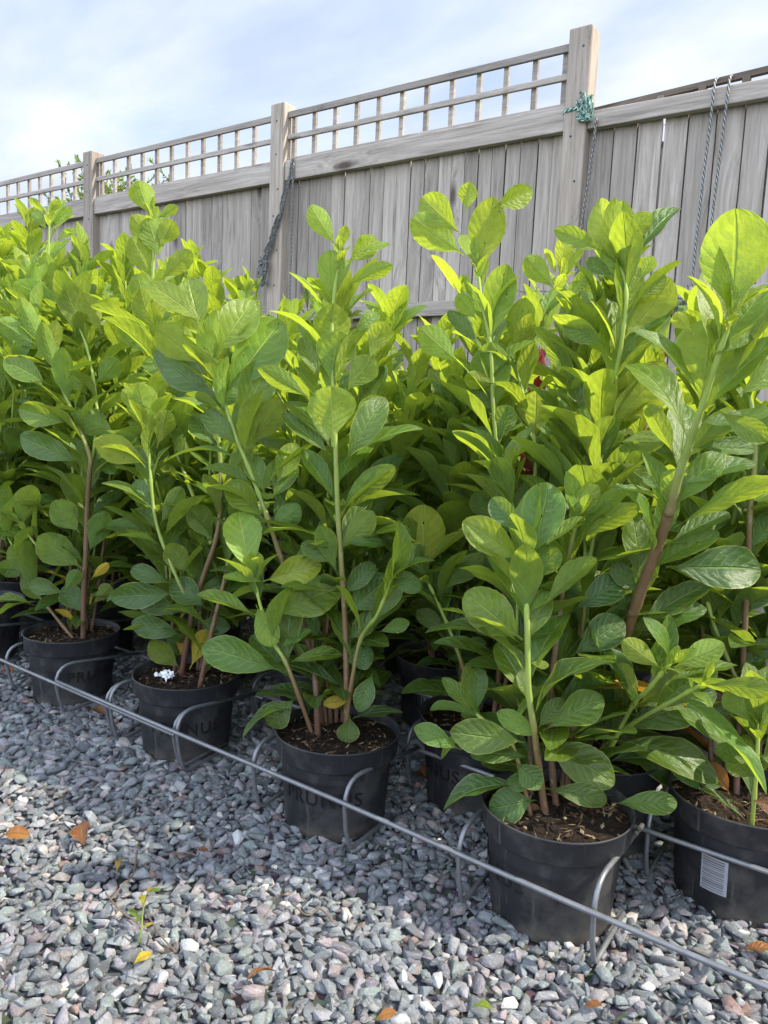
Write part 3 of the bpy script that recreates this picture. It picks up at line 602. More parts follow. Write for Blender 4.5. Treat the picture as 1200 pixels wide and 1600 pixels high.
    for d in odd:
        o = mesh_obj('withered_leaf', leaves_mb([d], 8, 20), LEAF, t); o['label'] = 'yellow leaf' if d['tone'][2] < 0.5 else 'orange leaf' if d['tone'][2] < 0.7 else 'red brown leaf'
    return t
# ---- front row
hero('laurel in the nearest pot, with a straight pale green shoot rising in front', -0.412, 1.145,
 [(0.0065, 0.004, 0.05, 0.9, [(856, 1300, 1.14), (846, 1230, 1.12), (836, 1150, 1.10), (826, 1080, 1.085), (824, 1000, 1.08), (822, 920, 1.08), (820, 870, 1.08)]),
  (0.0060, 0.004, 0.0, 0.5, [(872, 1290, 1.16), (858, 1130, 1.17), (868, 1010, 1.17), (882, 900, 1.17), (893, 845, 1.16), (900, 815, 1.15)]),
  (0.0040, 0.003, 0.2, 0.7, [(838, 1170, 1.11), (800, 1162, 1.09), (760, 1130, 1.10), (742, 1112, 1.12)])],
 [(835,873,856,753,72,'U',.45),(817,875,723,814,56,'U',.72),(817,1000,727,925,72,'U',.62),(846,858,912,808,22,'U',.5),(820,912,872,856,44,'L',.5),(842,955,930,870,38,'L',.45),
  (815,835,768,778,40,'U',.2),(825,1005,852,920,44,'U',.35),(893,955,977,905,52,'U',.12),(892,1025,975,968,58,'U',.15),(945,1050,918,965,16,'U',.4),
  (848,1142,942,1088,56,'U',.40),(848,1153,962,1226,66,'U',.34),(820,1160,703,1143,56,'U',.30),(722,1172,647,1136,34,'U',.45),(842,1152,777,1112,34,'U',.66),(740,1118,692,1058,22,'U',.35),(744,1118,747,1040,33,'U',.22),
  (836,1250,764,1264,56,'U',.20),(806,1190,846,1232,40,'U',.22),(830,1185,735,1178,28,'U',.15),(850,1232,950,1250,38,'U',.18),(868,1270,912,1306,26,'U',.3),(910,1278,962,1327,27,'U',.4),(955,1255,1060,1255,38,'U',.30),
  (885,815,935,758,34,'L',.72),(898,848,998,790,34,'L',.66),(905,810,980,766,26,'L',.75),(900,815,925,750,20,'L',.7),(826,1035,858,1040,14,'L',.7),(838,1140,880,1090,30,'U',.2),(846,1215,790,1225,30,'U',.2),
  (850,1280,822,1262,26,'U',.3,.85),(868,1060,890,985,20,'U',.3),(858,1100,800,1075,34,'U',.2),(824,960,870,925,18,'U',.6)],
 letters=-66, seed=3, fill=0.35)
hero('laurel in the front pot left of centre, with a vivid green low side shoot', -0.866, 1.15,
 [(0.0062, 0.0035, 0.05, 0.9, [(543, 1125, 1.15), (541, 1040, 1.15), (538, 950, 1.15), (528, 800, 1.14), (524, 690, 1.13), (519, 570, 1.13), (520, 480, 1.13), (530, 400, 1.13)]),
  (0.0068, 0.0045, 0.0, 0.2, [(497, 1142, 1.13), (494, 1080, 1.13), (487, 1000, 1.16), (480, 930, 1.2)]),
  (0.0045, 0.0028, 0.15, 1.0, [(492, 1062, 1.13), (450, 1043, 1.09), (425, 1000, 1.08), (408, 950, 1.075), (396, 900, 1.07)]),
  (0.0055, 0.0035, 0.1, 0.85, [(488, 1030, 1.15), (462, 940, 1.14), (425, 830, 1.12), (400, 760, 1.1), (372, 690, 1.08), (350, 630, 1.07), (330, 575, 1.06)]),
  (0.0042, 0.003, 0.2, 0.7, [(541, 1060, 1.15), (560, 1010, 1.14), (590, 960, 1.13), (612, 905, 1.12)])],
 [(518,478,517,390,46,'L',.72),(522,562,520,474,62,'L',.62),(515,606,530,517,64,'L',.72),(485,622,403,575,34,'L',.70),(520,698,517,603,78,'L',.95),(540,614,584,556,46,'L',.62),(537,722,602,620,50,'U',.28),
  (518,712,440,646,30,'U',.22),(500,595,470,527,30,'U',.35),(530,797,617,727,38,'L',.50),(525,385,484,321,36,'L',.95),(534,388,540,352,20,'L',.9),(543,410,590,372,38,'U',.85),(545,445,614,414,26,'L',.82),
  (550,522,592,488,28,'U',.5),(560,395,610,381,12,'U',.8),(575,565,602,502,38,'L',.8),(417,778,388,708,36,'U',.42),(425,780,460,717,40,'U',.38),(413,812,356,753,46,'U',.55),(430,760,462,692,40,'U',.75),(408,770,440,716,30,'U',.4),
  (392,900,372,799,64,'U',1.0),(411,908,502,882,52,'U',.97),(415,910,348,901,18,'U',.95),(418,962,536,915,66,'U',.72),(400,962,308,925,26,'U',.55),(400,945,428,1010,40,'U',.8),(440,1048,315,1010,58,'U',.38),
  (435,1016,486,984,18,'U',.45),(447,1036,536,1022,26,'U',.35),(537,1035,584,1020,44,'U',.18),(462,1090,418,1133,42,'U',.18),(547,1118,543,1161,38,'U',.2),(583,1050,560,1112,34,'U',.2),(590,988,640,972,24,'U',.4),
  (552,1092,505,1100,20,'U',.9,.3),(330,575,245,512,56,'L',.66),(322,508,232,442,40,'U',.68),(316,520,292,432,56,'U',.62),(332,560,398,468,62,'U',.66),(350,618,440,500,82,'U',.60),(370,665,424,560,64,'U',.55),
  (342,632,240,544,58,'U',.18),(380,702,440,625,50,'L',.48),(350,640,300,600,30,'U',.2),(375,700,320,640,40,'U',.3),(530,860,585,800,40,'L',.45),(528,900,500,820,34,'L',.4),(535,850,600,850,20,'U',.3),
  (540,960,610,900,60,'U',.3),(530,880,470,850,30,'U',.3),(535,930,585,880,34,'U',.2),(541,1000,590,960,36,'U',.25),(612,905,640,850,34,'U',.3),(612,905,660,920,30,'U',.25),(500,1000,470,940,30,'U',.25),(420,840,380,800,34,'U',.3),(450,900,500,860,44,'L',.35),(420,830,470,790,40,'L',.4),
  (410,905,398,860,14,'U',1.0)],
 letters=-15, seed=5, fill=0.45)
hero('laurel in the pot with a white scrap on its soil, second from left in front', -1.33, 1.178,
 [(0.0065, 0.004, 0.0, 0.6, [(283, 1040, 1.18), (300, 960, 1.17), (318, 900, 1.17), (340, 830, 1.18), (345, 740, 1.2), (338, 650, 1.2), (330, 560, 1.22)]),
  (0.0060, 0.004, 0.0, 0.5, [(312, 1050, 1.16), (330, 990, 1.17), (352, 900, 1.2), (365, 820, 1.22)]),
  (0.0040, 0.0028, 0.3, 0.9, [(303, 955, 1.16), (275, 900, 1.13), (245, 820, 1.12), (235, 740, 1.11), (230, 665, 1.11)]),
  (0.0045, 0.003, 0.4, 0.95, [(330, 850, 1.18), (300, 770, 1.22), (268, 680, 1.25), (250, 560, 1.28), (238, 480, 1.3), (240, 400, 1.3), (238, 335, 1.3)])],
 [(275,927,171,933,44,'U',.12),(288,958,208,936,34,'U',.15),(287,993,204,972,38,'U',.18),(270,912,204,890,30,'U',.15),(322,950,268,908,46,'U',.15),(308,972,360,980,30,'U',.15),(282,1045,233,1003,36,'L',.22),
  (296,1046,326,982,32,'L',.55,.12),(283,1027,278,990,12,'U',.5,.5),(232,672,216,597,52,'L',.85),(240,727,147,688,46,'L',.72),(233,335,215,282,42,'L',.88),(246,390,206,336,40,'L',.82),(243,342,278,322,18,'L',.85),(250,387,270,343,34,'L',.85),
  (250,404,231,340,42,'L',.82),(240,440,205,370,42,'L',.62),(250,438,300,392,34,'L',.68),(232,487,213,428,38,'L',.6),(238,520,218,450,42,'L',.6),(262,640,290,590,30,'U',.3),(245,800,210,750,40,'U',.3),(250,820,285,760,30,'L',.3),
  (310,930,360,905,30,'U',.15),(300,900,262,850,40,'L',.3),(335,850,300,790,44,'L',.35),(345,760,392,700,40,'L',.4),(340,700,300,650,40,'U',.35),(245,700,262,640,36,'L',.6),(240,560,190,500,40,'L',.6),(245,560,275,500,30,'L',.65),(235,640,190,610,34,'L',.6),
  (256,600,232,555,32,'U',.5),(330,640,378,600,36,'U',.3)],
 letters=-2, seed=7, fill=0.6, fillmax=0.8)
hero('laurel in the leftmost fully visible front pot, with a curled yellow leaf at its trunk', -1.81, 1.20,
 [(0.0075, 0.004, 0.0, 0.7, [(130, 990, 1.2), (131, 930, 1.2), (134, 870, 1.2), (136, 800, 1.2), (140, 740, 1.19), (140, 712, 1.19), (120, 660, 1.18), (95, 600, 1.17), (75, 550, 1.17), (58, 520, 1.16), (50, 440, 1.2)]),
  (0.0045, 0.003, 0.1, 0.9, [(118, 990, 1.19), (80, 955, 1.17), (40, 900, 1.15), (10, 830, 1.14), (-20, 770, 1.14)]),
  (0.0035, 0.0025, 0.4, 0.9, [(85, 880, 1.18), (55, 850, 1.15), (35, 822, 1.14)]),
  (0.004, 0.0028, 0.6, 0.95, [(140, 740, 1.2), (152, 650, 1.22), (140, 560, 1.25), (118, 500, 1.26), (80, 450, 1.28), (76, 400, 1.28), (78, 338, 1.28)])],
 [(35,822,50,757,36,'L',.55),(125,833,83,783,44,'L',.42),(138,865,166,798,38,'L',.40),(128,888,60,838,54,'L',.38),(232,826,166,822,24,'L',.35),(105,927,46,912,28,'U',.22),(55,947,-10,938,14,'U',.35),(122,976,86,951,10,'U',.5,.35),
  (143,946,174,914,26,'L',.3),(142,905,170,880,16,'L',.4,.3),(108,662,27,638,42,'U',.66),(130,725,30,680,44,'U',.30),(185,680,116,646,46,'L',.55),(118,525,106,440,46,'L',.62),(160,522,128,458,36,'L',.7),(58,532,30,463,28,'L',.85),(58,540,-4,500,36,'L',.72),
  (78,566,88,500,26,'L',.7),(75,600,5,560,40,'U',.5),(75,337,45,310,12,'L',.9),(78,336,93,312,15,'L',.9),(82,353,112,324,18,'U',.7),(85,379,120,358,12,'U',.7),(75,361,52,328,20,'U',.6),(85,420,120,400,20,'L',.8),(60,440,30,420,24,'L',.7),
  (130,960,100,915,36,'U',.2),(100,925,125,890,24,'L',.4),(10,850,-15,800,34,'L',.5),(40,900,20,850,34,'L',.5),(30,870,5,900,34,'U',.3),(30,890,60,935,30,'U',.2),(150,600,185,560,36,'L',.65),(140,620,105,580,34,'L',.65),(145,700,180,740,24,'L',.5)],
 letters=36, seed=9, fill=0.65, ztop=1.25)
hero('laurel at the right edge whose black pot carries a large barcode label', -0.172, 1.385,
 [(0.0060, 0.004, 0.0, 0.5, [(1150, 1255, 1.4), (1153, 1150, 1.42), (1160, 1050, 1.43), (1168, 900, 1.42), (1172, 800, 1.4), (1180, 700, 1.4), (1170, 600, 1.4)]),
  (0.0036, 0.003, 0.4, 0.95, [(1178, 1262, 1.30), (1182, 1200, 1.28), (1185, 1130, 1.27)]),
  (0.0040, 0.003, 0.3, 0.9, [(1158, 1080, 1.42), (1110, 960, 1.4), (1100, 880, 1.4), (1130, 780, 1.4)])],
 [(1115,1240,1167,1293,42,'U',.2),(1180,1135,1130,1080,32,'L',.5),(1185,1135,1225,1100,30,'L',.95),(1180,1190,1115,1170,34,'U',.25),(1182,1215,1135,1190,30,'U',.45),(1185,1180,1225,1190,30,'U',.4),(1100,1240,1040,1180,30,'U',.2),(1140,1240,1112,1190,26,'U',.4,.6),
  (1165,960,1230,900,40,'U',.3),(1165,1010,1110,970,34,'U',.2),(1165,1060,1230,1080,34,'L',.4),(1160,1040,1210,1000,34,'U',.2),(1170,860,1215,800,40,'L',.5),(1168,920,1130,860,34,'U',.25),(1160,1120,1210,1140,26,'U',.3),
  (1175,1250,1215,1262,26,'U',.4,.85),(1160,1100,1105,1120,26,'U',.2),(1130,1230,1090,1215,22,'U',.2)],
 sticker=(-17, 0.078, 0.0215, 0.031, 0.0), seed=13, fill=0.6)
hero('laurel with a thick bare trunk leaning right behind the nearest pot', -0.43, 1.41,
 [(0.0115, 0.0080, 0.05, 0.30, [(912, 1180, 1.40), (930, 1120, 1.36), (960, 1040, 1.30), (985, 970, 1.26), (1010, 900, 1.23), (1032, 840, 1.20), (1046, 797, 1.18)]),
  (0.0074, 0.0032, 0.30, 0.95, [(1044, 805, 1.18), (1062, 740, 1.16), (1078, 690, 1.14), (1095, 640, 1.12), (1118, 570, 1.10), (1143, 492, 1.08)]),
  (0.0045, 0.003, 0.5, 0.9, [(940, 1120, 1.33), (985, 1108, 1.26), (1010, 1080, 1.22), (1035, 1050, 1.20), (1048, 1038, 1.19)]),
  (0.0040, 0.003, 0.3, 0.8, [(920, 1160, 1.36), (975, 1140, 1.28), (1060, 1090, 1.2), (1095, 1070, 1.17)]),
  (0.0055, 0.003, 0.5, 0.95, [(905, 1160, 1.38), (888, 1000, 1.33), (893, 860, 1.29), (915, 755, 1.27), (942, 672, 1.26), (958, 600, 1.24), (972, 528, 1.22), (978, 450, 1.22), (962, 395, 1.22)])],
 [(1143,497,1150,326,112,'L',.8),(1145,592,1210,462,46,'U',.45),(1093,641,1112,498,104,'L',.66),(1085,522,1052,490,26,'L',1.0),(1073,719,1146,636,40,'L',.72),(1055,713,1010,632,32,'L',.45),(1043,800,1062,733,56,'L',.72),
  (1035,772,1003,742,14,'U',.3),(1052,826,1220,748,32,'L',.62),(1040,885,1192,890,74,'U',.14),(998,978,1108,914,46,'U',.12),(1035,1046,972,1000,38,'L',.85),(1053,1043,1132,1006,44,'L',.92),(1000,1092,966,1036,30,'L',.75),(1042,1066,1152,1036,26,'U',.3),
  (1060,1056,1158,1082,20,'L',.5),(945,1123,1094,1224,72,'U',.12),(940,1159,1108,1200,38,'L',.35),(1095,1070,1210,1080,34,'L',.42),(1000,1105,1070,1100,22,'U',.2),(1040,1072,1200,1240,24,'U',.35),
  (942,675,1040,566,84,'L',.92),(975,529,1048,434,74,'L',.93),(985,537,1064,468,30,'U',.3),(956,562,864,492,34,'L',.85),(950,540,880,505,36,'U',.5),(953,562,947,428,18,'U',.2),(945,394,866,357,32,'U',.75),(958,386,1018,334,38,'L',.88),(985,412,1060,322,36,'U',.25),
  (977,462,948,380,40,'U',.7),(960,432,915,405,26,'U',.3),(915,692,893,590,36,'U',.35),(1000,470,1040,430,26,'L',.8),(1000,440,1020,400,24,'L',.85),(1150,620,1240,560,50,'U',.5),(1120,640,1200,690,40,'U',.45),(1110,560,1180,520,30,'U',.5),
  (1090,660,1180,655,26,'U',.3),(1080,700,1180,700,30,'U',.28),(1060,760,1180,720,34,'U',.25),(1045,850,1140,800,26,'U',.2),(985,960,930,900,40,'U',.15),(1005,930,955,880,34,'U',.15),(965,690,1040,690,36,'L',.7),(950,690,900,640,40,'L',.7),(965,720,1020,760,36,'L',.5)],
 seed=17, fill=0.55, ztop=1.15)
hero('laurel in the second row between the two nearest front pots, broad leaf undersides on top', -0.685, 1.395,
 [(0.0060, 0.0032, 0.1, 0.85, [(770, 1130, 1.4), (785, 1000, 1.4), (790, 880, 1.38), (786, 770, 1.37), (772, 660, 1.36), (766, 540, 1.35), (752, 470, 1.35), (747, 420, 1.35)]),
  (0.0050, 0.003, 0.1, 0.9, [(752, 1130, 1.38), (726, 1050, 1.34), (705, 990, 1.32), (683, 940, 1.31), (664, 900, 1.30)]),
  (0.0050, 0.003, 0.1, 0.9, [(775, 1130, 1.41), (812, 960, 1.42), (830, 800, 1.42), (836, 690, 1.42), (808, 575, 1.42), (835, 520, 1.44), (874, 440, 1.46)])],
 [(770,326,833,296,38,'U',.82),(729,332,733,284,32,'L',.92),(722,368,659,308,52,'U',.85),(725,398,643,340,56,'L',.98),(748,428,770,308,60,'L',.75),(735,477,675,397,20,'L',.98),(765,536,791,412,56,'L',.60),(805,570,820,465,48,'L',.66),
  (745,500,714,460,30,'L',.9),(748,540,700,485,26,'U',.25),(720,570,655,512,46,'L',.9),(772,657,766,534,68,'L',.55),(778,692,793,632,42,'L',.42),(835,692,838,610,60,'L',.88),(872,587,875,530,42,'L',.88),(866,452,821,401,38,'L',.78),(873,434,886,365,32,'L',.95),
  (870,431,852,388,14,'L',1.0),(880,441,913,387,15,'L',.8),(885,472,929,419,24,'L',.8),(663,905,660,788,72,'L',.85),(655,850,568,806,20,'L',.75),(668,900,598,835,30,'U',.25),(672,880,725,830,20,'L',.6),(690,925,755,865,36,'L',.38),(668,915,615,898,18,'U',.5),(672,905,640,850,40,'L',.3),
  (790,760,760,690,44,'L',.35),(790,830,740,770,44,'L',.3),(830,700,890,640,30,'L',.7),(833,740,880,690,24,'L',.7),(700,985,650,955,30,'U',.2),(712,1010,760,1005,24,'U',.2),(740,1100,700,1070,26,'U',.2),(790,900,750,850,40,'U',.2),(776,600,725,590,30,'L',.7),(820,600,870,640,30,'L',.6),
  (740,470,720,430,20,'L',.8),(775,640,740,610,30,'U',.3)],
 letters=-60, seed=19, fill=0.6)
# ---- generic plants of the rows behind: prototypes then copies
def proto(label, x, y, seed, h, nst=4, letters=None, sticker=None):
    r = random.Random(seed); t = thing('potted_laurel', label, 'potted shrub', (x, y, 0), GROUP); ca = camang(x, y)
    pot_parts(t, x, y, r, None if letters is None else ca+radians(letters), sticker and (ca+radians(sticker[0]),)+tuple(sticker[1:]))
    L = []
    for k in range(nst):
        a = r.uniform(0, 6.28); b = V((x+0.03*cos(a), y+0.03*sin(a), PH-0.024)); sp = r.uniform(0.03, 0.17); hh = h*r.uniform(0.72, 1.0) if k else h
        a += r.uniform(-.5, .5); pts = [b]; n = 6
        for i in range(1, n+1):
            f = i/n; pts.append(V((b.x+sp*cos(a)*f**0.8+r.uniform(-.014, .014), b.y+sp*sin(a)*f**0.8+r.uniform(-.014, .014), b.z+(hh-b.z)*f)))
        path = smooth_path(pts, 5); stem_obj(t, path, 0.0055, 0.0028, 0.05, 0.9)
        L += stem_leaves(path, r, start=0.05, ztop=h*1.06, sp=0.0225, size=1.12, agemin=0.08, agemax=0.76)
        for q in range(2):
            i = r.randint(5, len(path)-8); p0 = path[i]; a2 = r.uniform(0, 6.28); l = r.uniform(0.14, 0.26); ps = [p0+V((cos(a2)*l*0.6*f, sin(a2)*l*0.6*f, l*f**1.2)) for f in (0, .25, .5, .75, 1)]
            sub = smooth_path(ps, 3); stem_obj(t, sub, 0.0035, 0.0025, 0.4, 0.9); L += stem_leaves(sub, r, start=0.15, ztop=h*1.06, sp=0.026, size=1.0, agemin=0.08, agemax=0.76)
    mesh_obj('foliage', leaves_mb(L, 4, 11), LEAF, t); return t
def clone(src, loc, rz, label, s=1.0):
    c = src.copy(); COL.objects.link(c); c.location = loc; c.rotation_euler = (0, 0, rz); c['label'] = label; c['_o'] = tuple(loc); c.scale = (s, s, s)
    for ch in list(src.children):
        d = ch.copy(); COL.objects.link(d); d.parent = c
        for g in list(ch.children): e = g.copy(); COL.objects.link(e); e.parent = d
    return c
ROWN = ['front', 'second', 'third', 'fourth', 'fifth', 'sixth', 'seventh', 'eighth']; ORD = ['first', 'second', 'third', 'fourth', 'fifth', 'sixth', 'seventh', 'eighth', 'ninth', 'tenth', 'eleventh', 'twelfth', 'thirteenth', 'fourteenth', 'fifteenth']
def hgt(x): return 0.99 if x > -1.7 else 1.0+min(0.34, (-1.7-x)*0.33)
rg = random.Random(77); protos = {}
slots = []
for k in range(7):
    y0 = 1.145+0.268*k; xs = []
    if k == 0: xs = [0.03, -2.28, -2.74, -3.2]
    elif k == 1: xs = [0.07, -1.14, -1.60, -2.06, -2.5, -2.95, -3.4]
    elif k == 2: xs = [-0.10, -0.52, -0.935, -1.36, -1.84, -2.3, -2.75, -3.2, -3.65]
    else: xs = [0.25-0.42*i+(0.2 if k % 2 else 0) for i in range(12)]
    for x in sorted(xs, reverse=True):
        xx = x+rg.uniform(-.02, .02); yy = y0-0.03*(x+0.4)*1.0+rg.uniform(-.015, .015)
        P = proj(V((xx, yy, 0.6)))
        if P[2] < 0.4 or P[0] < -190 or P[0] > 1390: continue
        slots.append((k, xx, yy))
seen = {}
for k, x, y in slots:
    n = seen.get(k, 0); seen[k] = n+1; h = hgt(x); s_ = 0.88 if (k >= 3 and x > -2.3) else 1.0; cls = 0 if h < 1.02 else (1 if h < 1.25 else 2)
    lab = 'laurel in the %s row back, %s one from the right in that row' % (ROWN[k], ORD[min(n, 14)])
    if k <= 1: lab = 'bushy laurel in the %s row, %s of the fuller ones there counting from the right' % (ROWN[k], ORD[n])
    lst = protos.setdefault(cls, [])
    if len(lst) < (6, 3, 4)[cls]:
        t = proto(lab, x, y, 100+cls*10+len(lst), (0.97, 1.13, 1.31)[cls]*rg.uniform(0.97, 1.03), 4 if cls < 2 else 5, letters=rg.uniform(-70, 70) if k < 3 else None,
                  sticker=(-17, 0.09, 0.017, 0.024, 0) if (k == 2 and abs(x+0.935) < 0.04) else None)
        lst.append(t)
    else: clone(rg.choice(lst), (x, y, 0), rg.uniform(0, 6.28), lab, s_)
print('plants', len(slots)+7)
# ------------------------------------------------------------------ wire racks
def arc(p0, p1, p2, n=5):
    return [p0*(1-t)**2+p1*2*t*(1-t)+p2*t*t for t in [i/n for i in range(n+1)]]
def rack(label, xa, xb, y0, slope, hoops, gap=0.272, rows=2, zr=0.118, dz=0.0):
    t = thing('wire_pot_rack', label, 'pot rack', ((xa+xb)/2, y0, 0), 'galvanised wire racks holding the pots')
    r = random.Random(int(abs(xa*100))); zr += dz
    for k in range(rows):
        m_ = MB(); ps = []
        for i in range(13):
            x = xa+(xb-xa)*i/12; ps.append(V((x, y0+gap*k+slope*x+0.0015*sin(x*7), zr+0.0015*sin(x*5+k))))
        m_.tube(ps, 0.0043, 12); mesh_obj('rail', m_, WIRE, t)
    for (x, k) in hoops:
        yf = y0+gap*k+slope*x; m_ = MB(); q = 0.009
        top = zr+0.036; P = [V((x-0.006, yf+gap-q, zr+0.010))]
        P += arc(V((x, yf+0.055, top)), V((x, yf+q*0.9, top+0.002)), V((x, yf+q*0.9, zr-0.01)))
        P += [V((x-0.001, yf+0.016, 0.06))]
        P += arc(V((x, yf+0.022, 0.040)), V((x, yf+0.026, 0.014)), V((x+0.001, yf+0.050, 0.020)))
        P += [V((x+0.002, yf+0.16, 0.028))]
        m_.tube(P, 0.0041, 10); mesh_obj('hoop', m_, WIRE, t)
SL = -0.035
rack('wire rack along the gravel edge under the right front pots, reaching the bottom right corner', -1.66, 0.10, 0.998, SL, [(-0.30, 0), (-0.522, 0), (-0.756, 0), (-0.985, 0), (-1.214, 0), (-1.452, 0), (-0.06, 0), (-0.30, 1), (-0.55, 1), (-0.80, 1), (-1.02, 1)], rows=3)
rack('wire rack at the left end of the gravel edge, its rail overlapping the next rack', -3.3, -1.222, 1.007, SL, [(-1.236, 0), (-1.480, 0), (-1.69, 0), (-1.93, 0), (-2.15, 0), (-2.38, 0), (-1.27, 1), (-1.5, 1), (-1.95, 1)], rows=3, dz=-0.013)
# ------------------------------------------------------------------ ropes on the fence
def rope(name, label, pts, rad, mat, group=None, extra=None, cat='rope'):
    m_ = MB(); path = smooth_path([V(p) for p in pts], 8); m_.tube(path, rad, 10)
    if extra: extra(m_)
    o = mesh_obj(name, m_, mat, origin=tuple(path[0])); return tag(o, label, cat, group)
def tangle(c, s, n, rad, seed, sz=None):
    def f(m_):
        r = random.Random(seed); sz_ = sz or (s, s*0.5, s)
        for k in range(n):
            P = [V(c)+V((r.uniform(-1, 1)*sz_[0], r.uniform(-1, 0.15)*sz_[1], r.uniform(-1, 1)*sz_[2])) for _ in range(5)]
            m_.tube(smooth_path(P, 5), rad, 6)
    return f
def net_extra(m_):
    r = random.Random(6); base = smooth_path([at(457, 250, 3.485), at(447, 300, 3.48), at(434, 350, 3.475), at(421, 390, 3.47), at(413, 430, 3.465)], 6)
    for k in range(11):
        ph = r.uniform(0, 6.3); q = [pt+V((sin(i*0.9+ph), -0.4*abs(cos(i*0.7+ph)), cos(i*1.1+ph)*0.6))*(0.006+0.0013*i)*r.uniform(0.6, 1.2) for i, pt in enumerate(base)]
        m_.tube(smooth_path(q, 3), 0.0026, 5)
    tangle(at(412, 425, 3.46), 0.07, 14, 0.003, 9, (0.04, 0.02, 0.09))(m_)
k0 = at(926, 168, 3.49)
rope('tied_rope', 'green and white frayed rope knotted round the tallest fence post', [(-1.466, 3.545, k0.z), (-1.462, 3.492, k0.z+0.005), (-1.40, 3.488, k0.z+0.01), (-1.358, 3.50, k0.z), (-1.354, 3.56, k0.z-0.01)], 0.009, ROPEG, extra=tangle((-1.365, 3.49, k0.z), 0.055, 11, 0.0045, 4, (0.035, 0.03, 0.06)))
rope('hanging_rope', 'speckled rope hanging down the right side of the tallest fence post', [at(932, 185, 3.49), at(926, 240, 3.495), at(917, 300, 3.49), at(908, 360, 3.49), at(900, 450, 3.49), at(896, 520, 3.49)], 0.0058, ROPE)
rope('hanging_rope', 'left one of the two parallel ropes hanging over the fence top', [at(1124, 124, 3.6), at(1117, 130, 3.49), at(1109, 200, 3.50), at(1100, 270, 3.51), at(1091, 350, 3.52), at(1083, 430, 3.52), at(1080, 520, 3.52)], 0.0052, ROPE)
rope('hanging_rope', 'right one of the two parallel ropes hanging over the fence top', [at(1146, 120, 3.6), at(1140, 125, 3.49), at(1132, 190, 3.50), at(1123, 260, 3.51), at(1113, 340, 3.52), at(1106, 430, 3.52), at(1100, 520, 3.52)], 0.0052, ROPE)
rope('hanging_rope', 'straight thin rope hanging down the right face of the middle post', [at(459, 247, 3.49), at(457, 300, 3.49), at(455, 380, 3.49), at(453, 460, 3.49), at(451, 545, 3.49)], 0.0058, ROPE)
rope('netting_bundle', 'thick speckled netting bundle hanging slantwise in front of the middle post', [at(457, 250, 3.485), at(447, 300, 3.48), at(434, 350, 3.475), at(421, 390, 3.475), at(414, 425, 3.475)], 0.006, ROPE, extra=net_extra, cat='netting')
rope('tangled_cord', 'dark tangled cord snagged on the middle rail at the right', [at(1075, 445, 3.46), at(1070, 480, 3.46), at(1062, 500, 3.46)], 0.005, ROPE, extra=tangle(at(1070, 478, 3.45), 0.05, 8, 0.0035, 12), cat='cord')
rope('tangled_cord', 'thin grey cord drooping along the middle rail left of the tallest post', [at(800, 448, 3.48), at(815, 456, 3.46), at(845, 455, 3.46), at(870, 462, 3.48), at(860, 500, 3.48), at(846, 540, 3.48), at(870, 570, 3.48)], 0.0028, ROPE, cat='cord')
for i, (ya, yb) in enumerate(((2.62, 2.60), (2.50, 2.49), (2.36, 2.35))):
    m_ = MB(); m_.tube([V((-12, 4.6, ya-0.02)), V((-8, 4.6, ya-0.05)), V((-4, 4.6, yb-0.05)), V((0.5, 4.6, yb))], 0.0022, 5)
    tag(mesh_obj('fence_wire', m_, NAIL, origin=(-4, 4.6, ya)), '%s of three thin wires stretched behind the trellis' % ('topmost', 'middle', 'lowest')[i], 'wire', 'thin wires behind the trellis')
# ------------------------------------------------------------------ shrubs beyond and against the fence
def shrub(name, label, cat, base, h, spread, n, seed, mat, lsize, agerange, twigs=7, bark=BARK, dens=1.0, group=None):
    r = random.Random(seed); t = thing(name, label, cat, base, group); L = []; m_ = MB(); b = V(base)
    trunk = [b, b+V((0.01, 0, h*0.2)), b+V((0.0, 0.02, h*0.42))]; m_.tube(smooth_path(trunk, 4), 0.02*h/2, 7)
    for k in range(n):
        a = r.uniform(0, 6.28); p = trunk[2]-V((0, 0, r.uniform(0, h*0.25))); pts = [p]; hh = h*r.uniform(0.75, 1.0); sp = spread*r.uniform(0.3, 1)
        for i in range(1, 6):
            f = i/5; pts.append(p+V((sp*cos(a)*f+r.uniform(-.03, .03)*h*0.5, sp*sin(a)*f+r.uniform(-.03, .03)*h*0.5, (b.z+hh-p.z)*f)))
        path = smooth_path(pts, 4); m_.tube(path, [0.008*h/2*(1-0.8*i/len(path)) for i in range(len(path))], 5)
        segs = [path]
        for q in range(twigs):
            i = r.randint(len(path)//3, len(path)-2); a2 = r.uniform(0, 6.28); l = h*r.uniform(0.06, 0.16); s2 = [path[i]+V((cos(a2)*l*f, sin(a2)*l*f, l*0.8*f)) for f in (0, .5, 1)]
            m_.tube(s2, 0.002*h/2+0.001, 4); segs.append(smooth_path(s2, 4))
        for s in segs:
            L += stem_leaves(s, r, start=0.25, sp=lsize*0.3, size=lsize/0.12, ztop=b.z+h, agemin=agerange[0], agemax=agerange[1], dens=dens)
    mesh_obj('stems', m_, bark, t, smooth=True); mesh_obj('foliage', leaves_mb(L, 2, 5), mat, t); return t
tb = at(150, 243, 6.2); shrub('garden_tree', 'wispy small leaved tree rising behind the trellis left of the leftmost clear post', 'tree', (tb.x, 6.2, 0), tb.z-0.16, 0.42, 18, 21, LEAF, 0.07, (0.0, 0.25), twigs=11, dens=0.9)
tb = at(270, 268, 6.4); shrub('garden_tree', 'low twiggy tree seen through the trellis between the left two posts', 'tree', (tb.x, 6.4, 0), tb.z-0.08, 1.1, 28, 22, LEAF, 0.07, (0.0, 0.25), twigs=9, dens=0.9)
